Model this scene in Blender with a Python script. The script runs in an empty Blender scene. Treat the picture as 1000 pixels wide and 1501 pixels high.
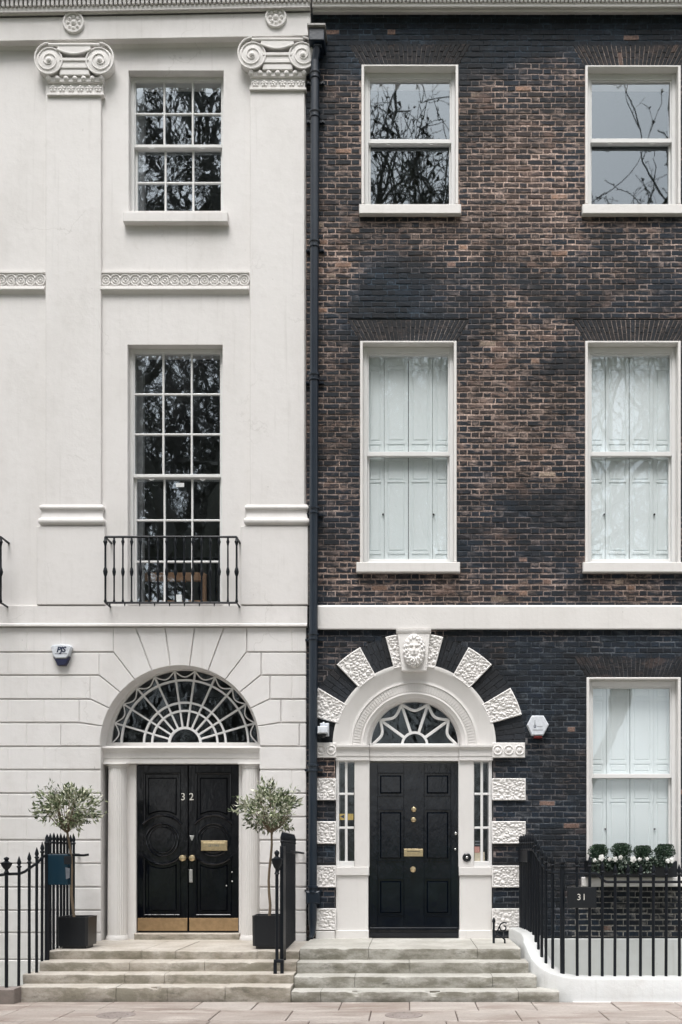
import bpy, math, random
from math import sin, cos, pi, radians, sqrt
from mathutils import Vector, noise as mn

random.seed(7)
R = random.Random(11)
scene = bpy.context.scene
COL = scene.collection

# ---------------------------------------------------------------- camera
DIST, EYE, FPX = 13.0, 1.68, 1365.0
cam_d = bpy.data.cameras.new('camera')
cam = bpy.data.objects.new('camera', cam_d)
COL.objects.link(cam)
cam.location = (0, -DIST, EYE)
cam.rotation_euler = (pi / 2, 0, 0)
cam_d.sensor_fit = 'HORIZONTAL'
cam_d.sensor_width = 36
cam_d.lens = 36 * FPX / 1000
cam_d.shift_x = -0.1
cam_d.shift_y = 0.5045
cam_d.clip_start = 0.1
cam_d.clip_end = 1500
scene.camera = cam

# ---------------------------------------------------------------- world, sun, exposure
SUN_EL, SUN_AZ = radians(67), radians(190)   # overcast: a broad soft sun from the street side
world = bpy.data.worlds.new('World')
scene.world = world
world.use_nodes = True
wn = world.node_tree
wn.nodes.clear()
sky = wn.nodes.new('ShaderNodeTexSky')
sky.sky_type = 'NISHITA'
sky.sun_disc = False
sky.sun_elevation = SUN_EL
sky.sun_rotation = SUN_AZ
sky.dust_density = 4.0
sky.air_density = 1.0
hsv = wn.nodes.new('ShaderNodeHueSaturation')
hsv.inputs['Saturation'].default_value = 0.18
bg = wn.nodes.new('ShaderNodeBackground')
bg.inputs['Strength'].default_value = 0.14
wo = wn.nodes.new('ShaderNodeOutputWorld')
wn.links.new(sky.outputs[0], hsv.inputs['Color'])
wn.links.new(hsv.outputs[0], bg.inputs['Color'])
wn.links.new(bg.outputs[0], wo.inputs['Surface'])

sun_d = bpy.data.lights.new('sun', 'SUN')
sun_d.energy = 1.5
sun_d.angle = radians(26)
sun_d.color = (1.0, 0.985, 0.97)
sun = bpy.data.objects.new('sun', sun_d)
COL.objects.link(sun)
sd = Vector((sin(SUN_AZ) * cos(SUN_EL), cos(SUN_AZ) * cos(SUN_EL), sin(SUN_EL)))
sun.rotation_euler = (-sd).to_track_quat('-Z', 'Y').to_euler()
sun.location = (-4, -20, 25)

scene.view_settings.view_transform = 'Standard'
scene.view_settings.look = 'None'
scene.view_settings.exposure = 1.02
scene.view_settings.gamma = 1.0
scene.view_settings.use_curve_mapping = False
scene.render.engine = 'CYCLES'
scene.cycles.max_bounces = 8
scene.cycles.transparent_max_bounces = 16

# ---------------------------------------------------------------- coordinates measured off the elevation
def X(px, d=0.0): return (px - 600.0) * (DIST - d) / FPX
def Z(py, d=0.0): return EYE - (py - 1255.0) * (DIST - d) / FPX

# ---------------------------------------------------------------- materials
def srgb(r, g, b):
    f = lambda c: ((c / 255 + .055) / 1.055) ** 2.4 if c > 10 else c / 255 / 12.92
    return (f(r), f(g), f(b))

class NT:
    def __init__(s, name):
        s.m = bpy.data.materials.new(name); s.m.use_nodes = True
        s.t = s.m.node_tree; s.t.nodes.clear()
        s.out = s.n('ShaderNodeOutputMaterial')
        s.p = s.n('ShaderNodeBsdfPrincipled')
        s.l(s.p.outputs[0], s.out.inputs[0])
        s.geo = s.n('ShaderNodeNewGeometry')
    def n(s, t, **k):
        x = s.t.nodes.new(t)
        for a, b in k.items(): setattr(x, a, b)
        return x
    def l(s, a, b): s.t.links.new(a, b)
    def pos(s, scale=(1, 1, 1)):
        m = s.n('ShaderNodeMapping'); m.inputs['Scale'].default_value = scale
        s.l(s.geo.outputs['Position'], m.inputs['Vector']); return m.outputs[0]
    def noise(s, scale, detail=4, rough=.55, sc=(1, 1, 1), dist=0):
        x = s.n('ShaderNodeTexNoise'); s.l(s.pos(sc), x.inputs['Vector'])
        x.inputs['Scale'].default_value = scale; x.inputs['Detail'].default_value = detail
        x.inputs['Roughness'].default_value = rough; x.inputs['Distortion'].default_value = dist
        return x.outputs[0]
    def ramp(s, fac, a, b, ca=0.0, cb=1.0):
        x = s.n('ShaderNodeMapRange'); s.l(fac, x.inputs[0])
        x.inputs[1].default_value = a; x.inputs[2].default_value = b
        x.inputs[3].default_value = ca; x.inputs[4].default_value = cb
        x.interpolation_type = 'SMOOTHSTEP'; return x.outputs[0]
    def mix(s, fac, a, b, mode='MIX'):
        x = s.n('ShaderNodeMix', data_type='RGBA', blend_type=mode)
        for v, i in ((fac, 0), (a, 6), (b, 7)):
            if isinstance(v, (int, float)): x.inputs[i].default_value = v
            elif isinstance(v, tuple): x.inputs[i].default_value = (*v[:3], 1)
            else: s.l(v, x.inputs[i])
        return x.outputs[2]
    def mul(s, a, b):
        x = s.n('ShaderNodeMath', operation='MULTIPLY')
        for v, i in ((a, 0), (b, 1)):
            if isinstance(v, (int, float)): x.inputs[i].default_value = v
            else: s.l(v, x.inputs[i])
        return x.outputs[0]
    def base(s, c):
        if isinstance(c, tuple): s.p.inputs['Base Color'].default_value = (*c[:3], 1)
        else: s.l(c, s.p.inputs['Base Color'])
    def rough(s, v):
        if isinstance(v, float): s.p.inputs['Roughness'].default_value = v
        else: s.l(v, s.p.inputs['Roughness'])
    def bump(s, h, dist=.01, strength=1.0):
        b = s.n('ShaderNodeBump'); b.inputs['Distance'].default_value = dist
        b.inputs['Strength'].default_value = strength
        s.l(h, b.inputs['Height']); s.l(b.outputs[0], s.p.inputs['Normal']); return b.outputs[0]

def painted(name, col, rough=.55, dirt=.12, bump=.004, bscale=9.0, dcol=(.42, .39, .35), spots=True):
    t = NT(name)
    a = t.ramp(t.noise(1.3, 5, .6, (1, 1, .45)), .42, .75)
    b = t.ramp(t.noise(7.0, 6, .65), .5, .8)
    c = t.mix(t.mul(a, dirt), col, dcol)
    c = t.mix(t.mul(b, dirt * .7), c, dcol)
    st = t.ramp(t.noise(5.0, 4, .6, (3.0, 3.0, .12)), .55, .8)
    c = t.mix(t.mul(st, dirt * .8), c, (dcol[0] * .8, dcol[1] * .8, dcol[2] * .8))
    if spots:
        sp = t.ramp(t.noise(14.0, 2, .5, (1.6, 1, .8)), .76, .80)
        c = t.mix(t.mul(sp, .45), c, (.25, .24, .22))
    if name.startswith('stucco'):
        run = t.ramp(t.noise(6.5, 3, .6, (2.2, 1, .05)), .60, .82)
        c = t.mix(t.mul(t.mul(run, a), .22), c, (.40, .39, .37))
        vo = t.n('ShaderNodeTexVoronoi', feature='DISTANCE_TO_EDGE'); vo.inputs['Scale'].default_value = .55
        wp = t.n('ShaderNodeVectorMath', operation='ADD'); nz = t.n('ShaderNodeTexNoise'); nz.inputs['Scale'].default_value = 2.2; nz.inputs['Detail'].default_value = 5
        t.l(t.pos(), nz.inputs['Vector']); sc_ = t.n('ShaderNodeVectorMath', operation='SCALE'); sc_.inputs['Scale'].default_value = .9
        t.l(nz.outputs[1], sc_.inputs[0]); t.l(t.pos(), wp.inputs[0]); t.l(sc_.outputs[0], wp.inputs[1]); t.l(wp.outputs[0], vo.inputs['Vector'])
        ck = t.ramp(vo.outputs['Distance'], .0, .006, 1.0, 0.0)
        c = t.mix(t.mul(t.mul(ck, t.ramp(t.noise(.8, 3, .5), .52, .64)), .28), c, (.36, .34, .31))
    t.base(c); t.rough(rough)
    t.bump(t.noise(bscale, 8, .62), bump)
    return t.m

WHITE = (.745, .72, .705)
stucco = painted('stucco', WHITE, .7, .22, .0045, 7.0)
stucco_rustic = painted('stucco_rusticated', (.745, .725, .712), .7, .20, .006, 8.0)
trim_white = painted('trim_paint', (.745, .722, .70), .5, .16, .003, 20.0)
carved_white = painted('carved_stone_paint', (.785, .76, .74), .9, .08, .002, 30.0)
joinery_white = painted('joinery_paint', (.75, .745, .735), .35, .06, .0015, 30.0, spots=False)
surround_white = painted('doorcase_paint', (.71, .69, .67), .45, .16, .0015, 20.0, spots=False)
shutter_paint = painted('shutter_paint', (.82, .865, .87), .5, .05, .001, 20.0, spots=False)
plinth_white = painted('plinth_paint', (.62, .63, .625), .5, .30, .008, 10.0)
black_iron = painted('black_iron_paint', (.0035, .0055, .009), .42, .15, .002, 60.0, (.03, .04, .05), False)
black_iron.node_tree.nodes['Principled BSDF'].inputs['Specular IOR Level'].default_value = .28
pipe_paint = painted('pipe_paint', (.007, .014, .025), .30, .2, .002, 40.0, (.06, .08, .10), False)
pot_black = painted('pot_black', (.005, .007, .010), .35, .1, .001, 40.0, (.03, .03, .03), False)

def simple(name, col, rough=.5, metal=0.0, bump=0, bscale=40.0):
    t = NT(name); n_ = t.noise(bscale * .5, 5, .6)
    c = t.mix(t.ramp(n_, .35, .7), tuple(x * .82 for x in col), col)
    t.base(c); t.rough(rough); t.p.inputs['Metallic'].default_value = metal
    if bump: t.bump(t.noise(bscale, 6, .6), bump)
    return t.m

def gloss_paint(name, col, streak):
    t = NT(name)
    n_ = t.ramp(t.noise(3.0, 6, .6, (2, 1, .7)), .45, .8)
    c = t.mix(t.mul(n_, streak), col, (.03, .045, .055)); t.base(c)
    t.rough(t.ramp(t.noise(6.0, 5, .6), .3, .8, .07, .17)); t.p.inputs['Specular IOR Level'].default_value = .45
    t.bump(t.noise(14.0, 5, .55, (1.0, 1.0, .5)), .0022)
    return t.m
door_black = gloss_paint('door_gloss_black', (.0015, .002, .004), .08)
door_navy = gloss_paint('door_gloss_navy', (.002, .004, .008), .15)
box_navy = gloss_paint('box_gloss_blue', (.012, .035, .055), .3)
brass = simple('brass', (.72, .58, .36), .28, 1.0, .0006, 90.0)
brass_plate = simple('brass_kickplate', (.46, .31, .17), .38, .8, .001, 30.0)
chrome = simple('pale_metal', (.75, .74, .72), .3, 1.0)
plastic_white = simple('white_plastic', (.72, .75, .80), .35)
plastic_navy = simple('navy_plastic', (.008, .012, .05), .3)
plastic_red = simple('red_plastic', (.16, .012, .012), .35)
ink_navy = simple('navy_ink', (.02, .03, .07), .5)
ink_grey = simple('grey_ink', (.16, .17, .19), .5)
number_white = simple('number_white', (.72, .70, .64), .45)
paper_white = simple('paper_white', (.7, .72, .72), .7)
paper_yellow = simple('paper_yellow', (.62, .43, .10), .6)
paper_pink = simple('paper_pink', (.60, .30, .26), .7)
paper_cream = simple('paper_cream', (.68, .60, .46), .7)
wood_chair = simple('chair_wood', (.48, .27, .15), .45, 0, .001, 40.0)
soil = simple('soil', (.03, .022, .016), .95, 0, .01, 60.0)
room_paint = simple('room_paint', (.10, .10, .10), .9)
curtain_cloth = simple('curtain_cloth', (.42, .43, .45), .9)
leaf_green_dark = simple('room_floor', (.12, .08, .05), .6)
lead = simple('lead_grey', (.30, .29, .28), .6, .2, .003, 30.0)

# brick: colour comes from a per-brick attribute, the shader adds smears and grain
def brick_material(name, rough, smear):
    t = NT(name)
    at = t.n('ShaderNodeAttribute'); at.attribute_name = 'Col'
    c = at.outputs['Color']; w = at.outputs['Alpha']
    g = t.noise(38.0, 6, .7)
    c2 = t.mix(t.ramp(g, .25, .75), (.30, .31, .33), (1.7, 1.65, 1.6))
    c = t.mix(1.0, c, c2, 'MULTIPLY')
    big = t.ramp(t.noise(.75, 5, .7, (1, 1, 1.5), .3), .36, .64, .50, 1.35)
    c = t.mix(1.0, c, t.mix(1.0, big, big), 'MULTIPLY')
    # lime and rubbed brick smeared over the face where the soot has gone
    wr = t.ramp(w, .22, .75)
    pat = t.ramp(t.noise(3.2, 7, .72, (.75, 1, 1.3), .5), .535, .625)
    c = t.mix(t.mul(t.mul(pat, wr), smear), c, (.185, .118, .094))
    sm_ = t.ramp(t.noise(11.0, 6, .75, (.55, 1, 1.6), .6), .535, .63)
    c = t.mix(t.mul(t.mul(sm_, wr), smear * .8), c, (.31, .225, .185))
    c = t.mix(t.mul(t.ramp(t.noise(25.0, 4, .65), .69, .75), .35), c, (.20, .17, .15))
    # black crust
    cr = t.ramp(t.noise(2.1, 6, .7, (1, 1, 1.4), .4), .50, .66)
    inv = t.ramp(w, .15, .7, 1.0, .35)
    c = t.mix(t.mul(t.mul(cr, inv), .75), c, (.006, .0095, .014))
    t.base(c); t.rough(rough)
    t.bump(t.noise(55.0, 7, .7), .006)
    return t.m
brick_mat = brick_material('sooty_brick', .85, .70)
mortar_mat = brick_material('old_mortar', .95, .35)

def glass(name, wav, wscale, ior, dist=.004, sc=(1, 1, .7)):
    t = NT(name); t.t.nodes.remove(t.p)
    tr = t.n('ShaderNodeBsdfTransparent'); tr.inputs[0].default_value = (.95, .96, .96, 1)
    gl = t.n('ShaderNodeBsdfGlossy'); gl.inputs['Roughness'].default_value = .015
    gl.inputs['Color'].default_value = (.84, .94, 1.0, 1)
    f0 = ((ior - 1) / (ior + 1)) ** 2        # Schlick reflectance, the same from both sides of the pane
    lw = t.n('ShaderNodeLayerWeight'); lw.inputs['Blend'].default_value = .5
    pw = t.n('ShaderNodeMath', operation='POWER'); t.l(lw.outputs['Facing'], pw.inputs[0]); pw.inputs[1].default_value = 5.0
    fr = t.n('ShaderNodeMapRange'); t.l(pw.outputs[0], fr.inputs[0]); fr.inputs[3].default_value = f0; fr.inputs[4].default_value = 1.0
    mx = t.n('ShaderNodeMixShader')
    b = t.n('ShaderNodeBump'); b.inputs['Distance'].default_value = dist; b.inputs['Strength'].default_value = wav
    t.l(t.noise(wscale, 2, .5, sc, .6), b.inputs['Height'])
    t.l(b.outputs[0], gl.inputs['Normal'])
    t.l(fr.outputs[0], mx.inputs[0]); t.l(tr.outputs[0], mx.inputs[1]); t.l(gl.outputs[0], mx.inputs[2])
    t.l(mx.outputs[0], t.out.inputs[0]); return t.m
glass_clear = glass('window_glass', .07, 2.0, 2.6)
glass_crown = glass('old_crown_glass', .10, 4.0, 2.9, .003)
glass_swirl = glass('swirled_crown_glass', .28, 5.0, 3.0, .003, (1, 1, 1))
glass_upper = glass('old_glass', .16, 4.0, 3.4, .003)
glass_shuttered = glass('glass_before_shutters', .12, 2.5, 2.1, .003)
glass_dark = glass('fanlight_glass', 1.0, 9.0, 1.6, .006)

def stone_mat(name, light, dark, moss, mamt, wscale=1.0):
    t = NT(name)
    c = t.mix(t.ramp(t.noise(2.2 * wscale, 6, .65), .32, .7), light, dark)
    c = t.mix(t.mul(t.ramp(t.noise(24.0, 5, .7), .45, .7), .35), c, (dark[0] * .5, dark[1] * .5, dark[2] * .5))
    # upright faces toned darker than the tops, with moss patches over them
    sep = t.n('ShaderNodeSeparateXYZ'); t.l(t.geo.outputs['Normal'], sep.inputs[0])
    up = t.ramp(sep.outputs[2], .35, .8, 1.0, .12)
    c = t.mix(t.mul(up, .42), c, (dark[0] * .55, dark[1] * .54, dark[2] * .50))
    foot = t.ramp(t.noise(1.4, 5, .7, (.6, 1.6, 1)), .45, .7)
    c = t.mix(t.mul(foot, .35), c, (dark[0] * .7, dark[1] * .68, dark[2] * .64))
    m = t.mul(t.mul(t.ramp(t.noise(2.6, 5, .7, (1, 1, 2.2)), .38, .62), up), mamt)
    c = t.mix(m, c, moss)
    m2 = t.mul(t.mul(t.ramp(t.noise(5.0, 6, .75, (.8, 1, 2.0)), .56, .70), up), .6 * mamt)
    c = t.mix(m2, c, (.035, .035, .03))
    t.base(c); t.rough(.85)
    t.bump(t.noise(20.0, 8, .7), .008); return t.m
step_stone_a = stone_mat('worn_york_stone', (.585, .545, .49), (.45, .40, .34), (.17, .155, .11), .75)
step_stone_b = stone_mat('mossy_portland_stone', (.56, .545, .505), (.42, .405, .365), (.155, .145, .11), .85)
kerb_mat = stone_mat('kerb_granite', (.36, .31, .29), (.26, .22, .20), (.1, .1, .08), .3)

def slab_material():
    t = NT('paving_stone')
    oi = t.n('ShaderNodeObjectInfo')
    c = t.mix(oi.outputs['Random'], (.37, .315, .28), (.46, .415, .38))
    c = t.mix(t.mul(t.ramp(t.noise(1.6, 6, .6, (.5, 1.4, 1)), .42, .68), .75), c, (.25, .19, .16))
    c = t.mix(t.mul(t.ramp(t.noise(3.1, 6, .6, (.35, 1.6, 1)), .52, .66), .6), c, (.60, .55, .50))
    c = t.mix(t.mul(t.ramp(t.noise(30.0, 5, .7), .48, .72), .45), c, (.18, .15, .13))
    t.base(c); t.rough(t.ramp(t.noise(2.0, 4, .6), .35, .7, .45, .8))
    t.bump(t.noise(30.0, 7, .65), .004); return t.m
slab_mat = slab_material()
joint_mat = simple('dirty_joint', (.14, .11, .095), .95, 0, .01, 30.0)
asphalt = simple('asphalt', (.055, .055, .058), .85, 0, .01, 60.0)
earth_mat = simple('garden_lawn', (.06, .085, .03), .95, 0, .03, 8.0)
bark = simple('plane_bark', (.17, .17, .16), .9, 0, .02, 6.0)
bark_thin = simple('twig_bark', (.20, .15, .10), .8, 0, .002, 60.0)

def leaf_mat(name, cols, trans=.25, rough=.45):
    t = NT(name)
    at = t.n('ShaderNodeAttribute'); at.attribute_name = 'Col'
    t.base(at.outputs['Color']); t.rough(rough)
    t.p.inputs['Transmission Weight'].default_value = 0
    return t.m
leaf_m = leaf_mat('leaf', None)
petal = simple('petal_white', (.82, .82, .78), .6)

# ---------------------------------------------------------------- mesh builder
class MB:
    def __init__(s): s.v = []; s.f = []; s.c = []; s.cur = None; s.alpha = 1.0; s.al = []
    def add(s, vs, fs):
        o = len(s.v); s.v.extend(vs); s.f.extend(tuple(i + o for i in f) for f in fs)
        if s.cur is not None: s.c.extend([(*s.cur, s.alpha)] * len(vs))
        return s
    def box(s, x0, x1, d0, d1, z0, z1):      # d0 back, d1 front (towards the street)
        y0, y1 = -d1, -d0
        return s.add([(x0, y0, z0), (x1, y0, z0), (x1, y1, z0), (x0, y1, z0),
                      (x0, y0, z1), (x1, y0, z1), (x1, y1, z1), (x0, y1, z1)],
                     [(0, 1, 5, 4), (1, 2, 6, 5), (2, 3, 7, 6), (3, 0, 4, 7), (4, 5, 6, 7), (3, 2, 1, 0)])
    def cbox(s, x0, x1, d0, d1, z0, z1, c=.006):   # box with chamfered front and front edges
        c = min(c, (x1 - x0) * .4, (z1 - z0) * .4, (d1 - d0) * .8)
        return s.prism([(x0, z0), (x1, z0), (x1, z1), (x0, z1)], d1, d0, c)
    def prism(s, pts, df, db, ch=.0, back=True):   # polygon in the wall plane (counter-clockwise seen from street)
        n = len(pts)
        if ch > 0:
            ins = inset(pts, ch)
            vs = [(x, -df, z) for x, z in ins] + [(x, -(df - ch), z) for x, z in pts] + [(x, -db, z) for x, z in pts]
            fs = [tuple(range(n))]
            for r in (0, n):
                for i in range(n):
                    j = (i + 1) % n; fs.append((r + j, r + i, r + n + i, r + n + j))
            if back: fs.append(tuple(reversed(range(2 * n, 3 * n))))
        else:
            vs = [(x, -df, z) for x, z in pts] + [(x, -db, z) for x, z in pts]
            fs = [tuple(range(n))]
            for i in range(n):
                j = (i + 1) % n; fs.append((j, i, n + i, n + j))
            if back: fs.append(tuple(reversed(range(n, 2 * n))))
        return s.add(vs, fs)
    def run(s, prof, x0, x1, dz0=0, dz1=0, ret=0):   # moulding profile [(d, z)] run along X, closed back to the wall
        n = len(prof)
        vs = [(x0, -d, z + dz0) for d, z in prof] + [(x1, -d, z + dz1) for d, z in prof]
        fs = [(i, i + 1, n + i + 1, n + i) for i in range(n - 1)] + [(n - 1, 0, n, 2 * n - 1)]
        fs += [tuple(range(n)), tuple(reversed(range(n, 2 * n)))]
        return s.add(vs, fs)
    def mould(s, prof, x0, x1, ret=1.0):     # moulding whose profile returns round both ends (d doubles as sideways projection)
        vs = []; fs = []; n = len(prof)
        for d, z in prof: vs += [(x0 - d * ret, 0, z), (x0 - d * ret, -d, z), (x1 + d * ret, -d, z), (x1 + d * ret, 0, z)]
        for i in range(n - 1):
            a = i * 4; b = a + 4
            for k in range(3): fs.append((a + k, a + k + 1, b + k + 1, b + k))
        fs.append((0, 3, 2, 1)); e = (n - 1) * 4; fs.append((e, e + 1, e + 2, e + 3))
        return s.add(vs, fs)
    def tube(s, path, r, n=8, cap=True, closed=False):
        path = [Vector(p) for p in path]; m = len(path)
        rs = r if isinstance(r, (list, tuple)) else [r] * m
        vs = []; up = None
        for i, p in enumerate(path):
            if closed: t = path[(i + 1) % m] - path[i - 1]
            else: t = path[min(i + 1, m - 1)] - path[max(i - 1, 0)]
            if t.length < 1e-9: t = Vector((0, 0, 1))
            t.normalize()
            if up is None:
                up = Vector((0, 1, 0)) if abs(t.y) < .9 else Vector((1, 0, 0))
            a = t.cross(up)
            if a.length < 1e-6: a = t.orthogonal()
            a.normalize(); b = t.cross(a).normalized(); up = a.cross(t)
            for k in range(n):
                th = 2 * pi * k / n + (pi / 4 if n == 4 else 0)
                vs.append(tuple(p + (a * cos(th) + b * sin(th)) * rs[i]))
        fs = []
        for i in range(m if closed else m - 1):
            j = (i + 1) % m
            for k in range(n):
                k2 = (k + 1) % n; fs.append((i * n + k, i * n + k2, j * n + k2, j * n + k))
        if cap and not closed:
            fs.append(tuple(reversed(range(n)))); fs.append(tuple(range((m - 1) * n, m * n)))
        return s.add(vs, fs)
    def lathe(s, c, prof, n=24, axis='z', flute=0, nfl=0, half=False):
        cx, cy, cz = c; vs = []; m = len(prof)
        for r, h in prof:
            for k in range(n):
                a = 2 * pi * k / n
                rr = r * (1 - flute * (k % 2)) if flute else r
                if axis == 'z': vs.append((cx + rr * cos(a), cy + rr * sin(a), cz + h))
                else: vs.append((cx + rr * cos(a), cy - h, cz + rr * sin(a)))
        fs = []
        for i in range(m - 1):
            for k in range(n):
                k2 = (k + 1) % n; fs.append((i * n + k, i * n + k2, (i + 1) * n + k2, (i + 1) * n + k))
        fs.append(tuple(reversed(range(n)))); fs.append(tuple(range((m - 1) * n, m * n)))
        return s.add(vs, fs)
    def sector(s, cx, cz, r0, r1, a0, a1, df, db, n=16, ch=0, ez=1.0):
        pts = [(cx + r1 * cos(a0 + (a1 - a0) * i / n), cz + ez * r1 * sin(a0 + (a1 - a0) * i / n)) for i in range(n + 1)]
        pts += [(cx + r0 * cos(a0 + (a1 - a0) * i / n), cz + ez * r0 * sin(a0 + (a1 - a0) * i / n)) for i in range(n, -1, -1)]
        if ch: return s.prism(pts, df, db, ch)
        m = 2 * (n + 1); vs = [(x, -df, z) for x, z in pts] + [(x, -db, z) for x, z in pts]; fs = []
        for i in range(n):
            a, b, c_, d_ = i, i + 1, m - 2 - i, m - 1 - i
            fs += [(a, b, c_, d_), (m + d_, m + c_, m + b, m + a), (b, a, m + a, m + b), (d_, c_, m + c_, m + d_)]
        fs += [(0, m - 1, 2 * m - 1, m), (n + 1, n, m + n, m + n + 1)]
        return s.add(vs, fs)
    def arcprof(s, cx, cz, prof, a0=0, a1=pi, n=48):   # profile [(r, d)] swept round an arc
        vs = []; fs = []; m = len(prof)
        for i in range(n + 1):
            a = a0 + (a1 - a0) * i / n
            for r, d in prof: vs.append((cx + r * cos(a), -d, cz + r * sin(a)))
        for i in range(n):
            for k in range(m - 1):
                fs.append((i * m + k, i * m + k + 1, (i + 1) * m + k + 1, (i + 1) * m + k))
        return s.add(vs, fs)
    def obj(s, name, mat, parent=None, smooth=False, origin=None, **props):
        me = bpy.data.meshes.new(name)
        v = s.v
        if origin: v = [(a - origin[0], b - origin[1], c - origin[2]) for a, b, c in v]
        me.from_pydata(v, [], s.f)
        if s.c:
            ca = me.color_attributes.new('Col', 'FLOAT_COLOR', 'POINT')
            ca.data.foreach_set('color', [x for c in s.c for x in c])
        me.materials.append(mat); me.update()
        if smooth:
            me.polygons.foreach_set('use_smooth', [True] * len(me.polygons))
            if smooth == 'auto':
                try: me.set_sharp_from_angle(angle=radians(38))
                except Exception: pass
        o = bpy.data.objects.new(name, me); COL.objects.link(o)
        if origin: o.location = origin
        if parent: o.parent = parent
        for k, val in props.items(): o[k] = val
        return o

def inset(pts, c):
    n = len(pts); out = []
    for i in range(n):
        p0, p, p1 = pts[i - 1], pts[i], pts[(i + 1) % n]
        e0 = Vector((p[0] - p0[0], p[1] - p0[1])); e1 = Vector((p1[0] - p[0], p1[1] - p[1]))
        if e0.length < 1e-9 or e1.length < 1e-9: out.append(p); continue
        e0.normalize(); e1.normalize()
        n0 = Vector((-e0.y, e0.x)); n1 = Vector((-e1.y, e1.x))
        m = n0 + n1
        if m.length < .1: out.append(p); continue
        m.normalize(); k = c / max(.35, m.dot(n0))
        out.append((p[0] + m.x * k, p[1] + m.y * k))
    return out

def thing(name, label, cat, loc=(0, 0, 0), group=None):
    o = bpy.data.objects.new(name, None); o.empty_display_size = .2
    COL.objects.link(o)
    o['label'] = label; o['category'] = cat
    if group: o['group'] = group
    return o      # parts are modelled in world metres; settle() moves the Empty to the base
def settle(root, loc):
    """put the Empty at the thing's base while its parts stay where they are"""
    root.location = loc
    for ch in root.children:
        ch.location = Vector(ch.location) - Vector(loc)
    return root
def copy_tree(o, parent=None):
    c = o.copy(); COL.objects.link(c); c.parent = parent
    for ch in list(o.children): copy_tree(ch, c)
    return c

def text_obj(name, body, size, x, z, d, mat, parent, depth=.004, shear=0.0, spacing=1.0, offset=0.0):
    cu = bpy.data.curves.new(name, 'FONT'); cu.body = body; cu.size = size
    cu.align_x = 'CENTER'; cu.align_y = 'CENTER'; cu.extrude = depth; cu.shear = shear
    cu.space_character = spacing; cu.offset = offset; cu.resolution_u = 3
    t = bpy.data.objects.new(name + '_curve', cu)
    COL.objects.link(t)
    dg = bpy.context.evaluated_depsgraph_get()
    me = bpy.data.meshes.new_from_object(t.evaluated_get(dg))
    bpy.data.objects.remove(t); bpy.data.curves.remove(cu)
    for v in me.vertices:
        a, b, c = v.co; v.co = (a + x, -c - d, b + z)
    me.materials.clear(); me.materials.append(mat)
    o = bpy.data.objects.new(name, me); COL.objects.link(o)
    if parent: o.parent = parent
    return o

# ---------------------------------------------------------------- ground: pavement, kerb, road, far side
def structure(o): o['kind'] = 'structure'; return o
g = MB(); g.box(-300, 300, -300, 300, -.42, -.40)
structure(g.obj('ground', earth_mat))
pv = MB(); pv.box(-40, 40, 2.26, 5.6, -.30, -.012)
pavement = structure(pv.obj('pavement', joint_mat))
d_rows = [2.28, 2.86, 3.50, 4.20, 4.85, 5.40]
for ri in range(5):
    x = -8.2 - R.random() * .6
    while x < 7.5:
        w = R.uniform(.62, 1.02)
        m = MB(); j = lambda: R.uniform(-.003, .003)
        x0, x1, da, db = x + .006, x + w - .006, d_rows[ri] + .006, d_rows[ri + 1] - .006
        h = R.uniform(-.003, .003)
        vs = [(x0, -da, h + j()), (x1, -da, h + j()), (x1, -db, h + j()), (x0, -db, h + j())]
        top = [(a + .006 * (1 if i in (0, 3) else -1), b - .006 * (1 if i < 2 else -1), c) for i, (a, b, c) in enumerate(vs)]
        mid = [(a, b, c - .006) for a, b, c in vs]; bot = [(a, b, -.03) for a, b, c in vs]
        fs = [(3, 2, 1, 0)] + [(i, (i + 1) % 4, 4 + (i + 1) % 4, 4 + i) for i in range(4)] + [(4 + i, 4 + (i + 1) % 4, 8 + (i + 1) % 4, 8 + i) for i in range(4)]
        m.add(top + mid + bot, fs).obj('paving_slab', slab_mat, pavement)
        x += w
k = MB()
x = -40
while x < 40:
    k.cbox(x + .004, x + .90, 5.41, 5.70, -.30, .0, .01); x += .906
structure(k.obj('kerb', kerb_mat))
rd = MB(); rd.box(-120, 120, 5.70, 14.4, -.40, -.13); structure(rd.obj('road', asphalt))
fp = MB(); fp.box(-120, 120, 14.4, 16.4, -.40, .0); structure(fp.obj('far_pavement', kerb_mat))

# ---------------------------------------------------------------- generic wall core with openings
def wall_core(m, x0, x1, z0, z1, df, db, rects):
    xs = sorted({x0, x1} | {v for r in rects for v in (r[0], r[1]) if x0 < v < x1})
    zs = sorted({z0, z1} | {v for r in rects for v in (r[2], r[3]) if z0 < v < z1})
    for i in range(len(zs) - 1):
        run = None
        for j in range(len(xs) - 1):
            cx, cz = (xs[j] + xs[j + 1]) / 2, (zs[i] + zs[i + 1]) / 2
            hole = any(r[0] < cx < r[1] and r[2] < cz < r[3] for r in rects)
            if hole:
                if run is not None: m.box(run, xs[j], db, df, zs[i], zs[i + 1]); run = None
            elif run is None: run = xs[j]
        if run is not None: m.box(run, x1, db, df, zs[i], zs[i + 1])
def arch_fill(m, x0, x1, zs_, ztop, cx, r, df, db, n=40):
    """fills the corners between a round arch and its bounding rectangle"""
    prev = None
    for i in range(n + 1):
        a = pi - pi * i / n; px, pz = cx + r * cos(a), zs_ + r * sin(a)
        if prev:
            m.prism([(prev[0], prev[1]), (px, pz), (px, ztop), (prev[0], ztop)], df, db)
        prev = (px, pz)
    if x0 < cx - r: m.box(x0, cx - r, db, df, zs_, ztop)
    if x1 > cx + r: m.box(cx + r, x1, db, df, zs_, ztop)

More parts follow.
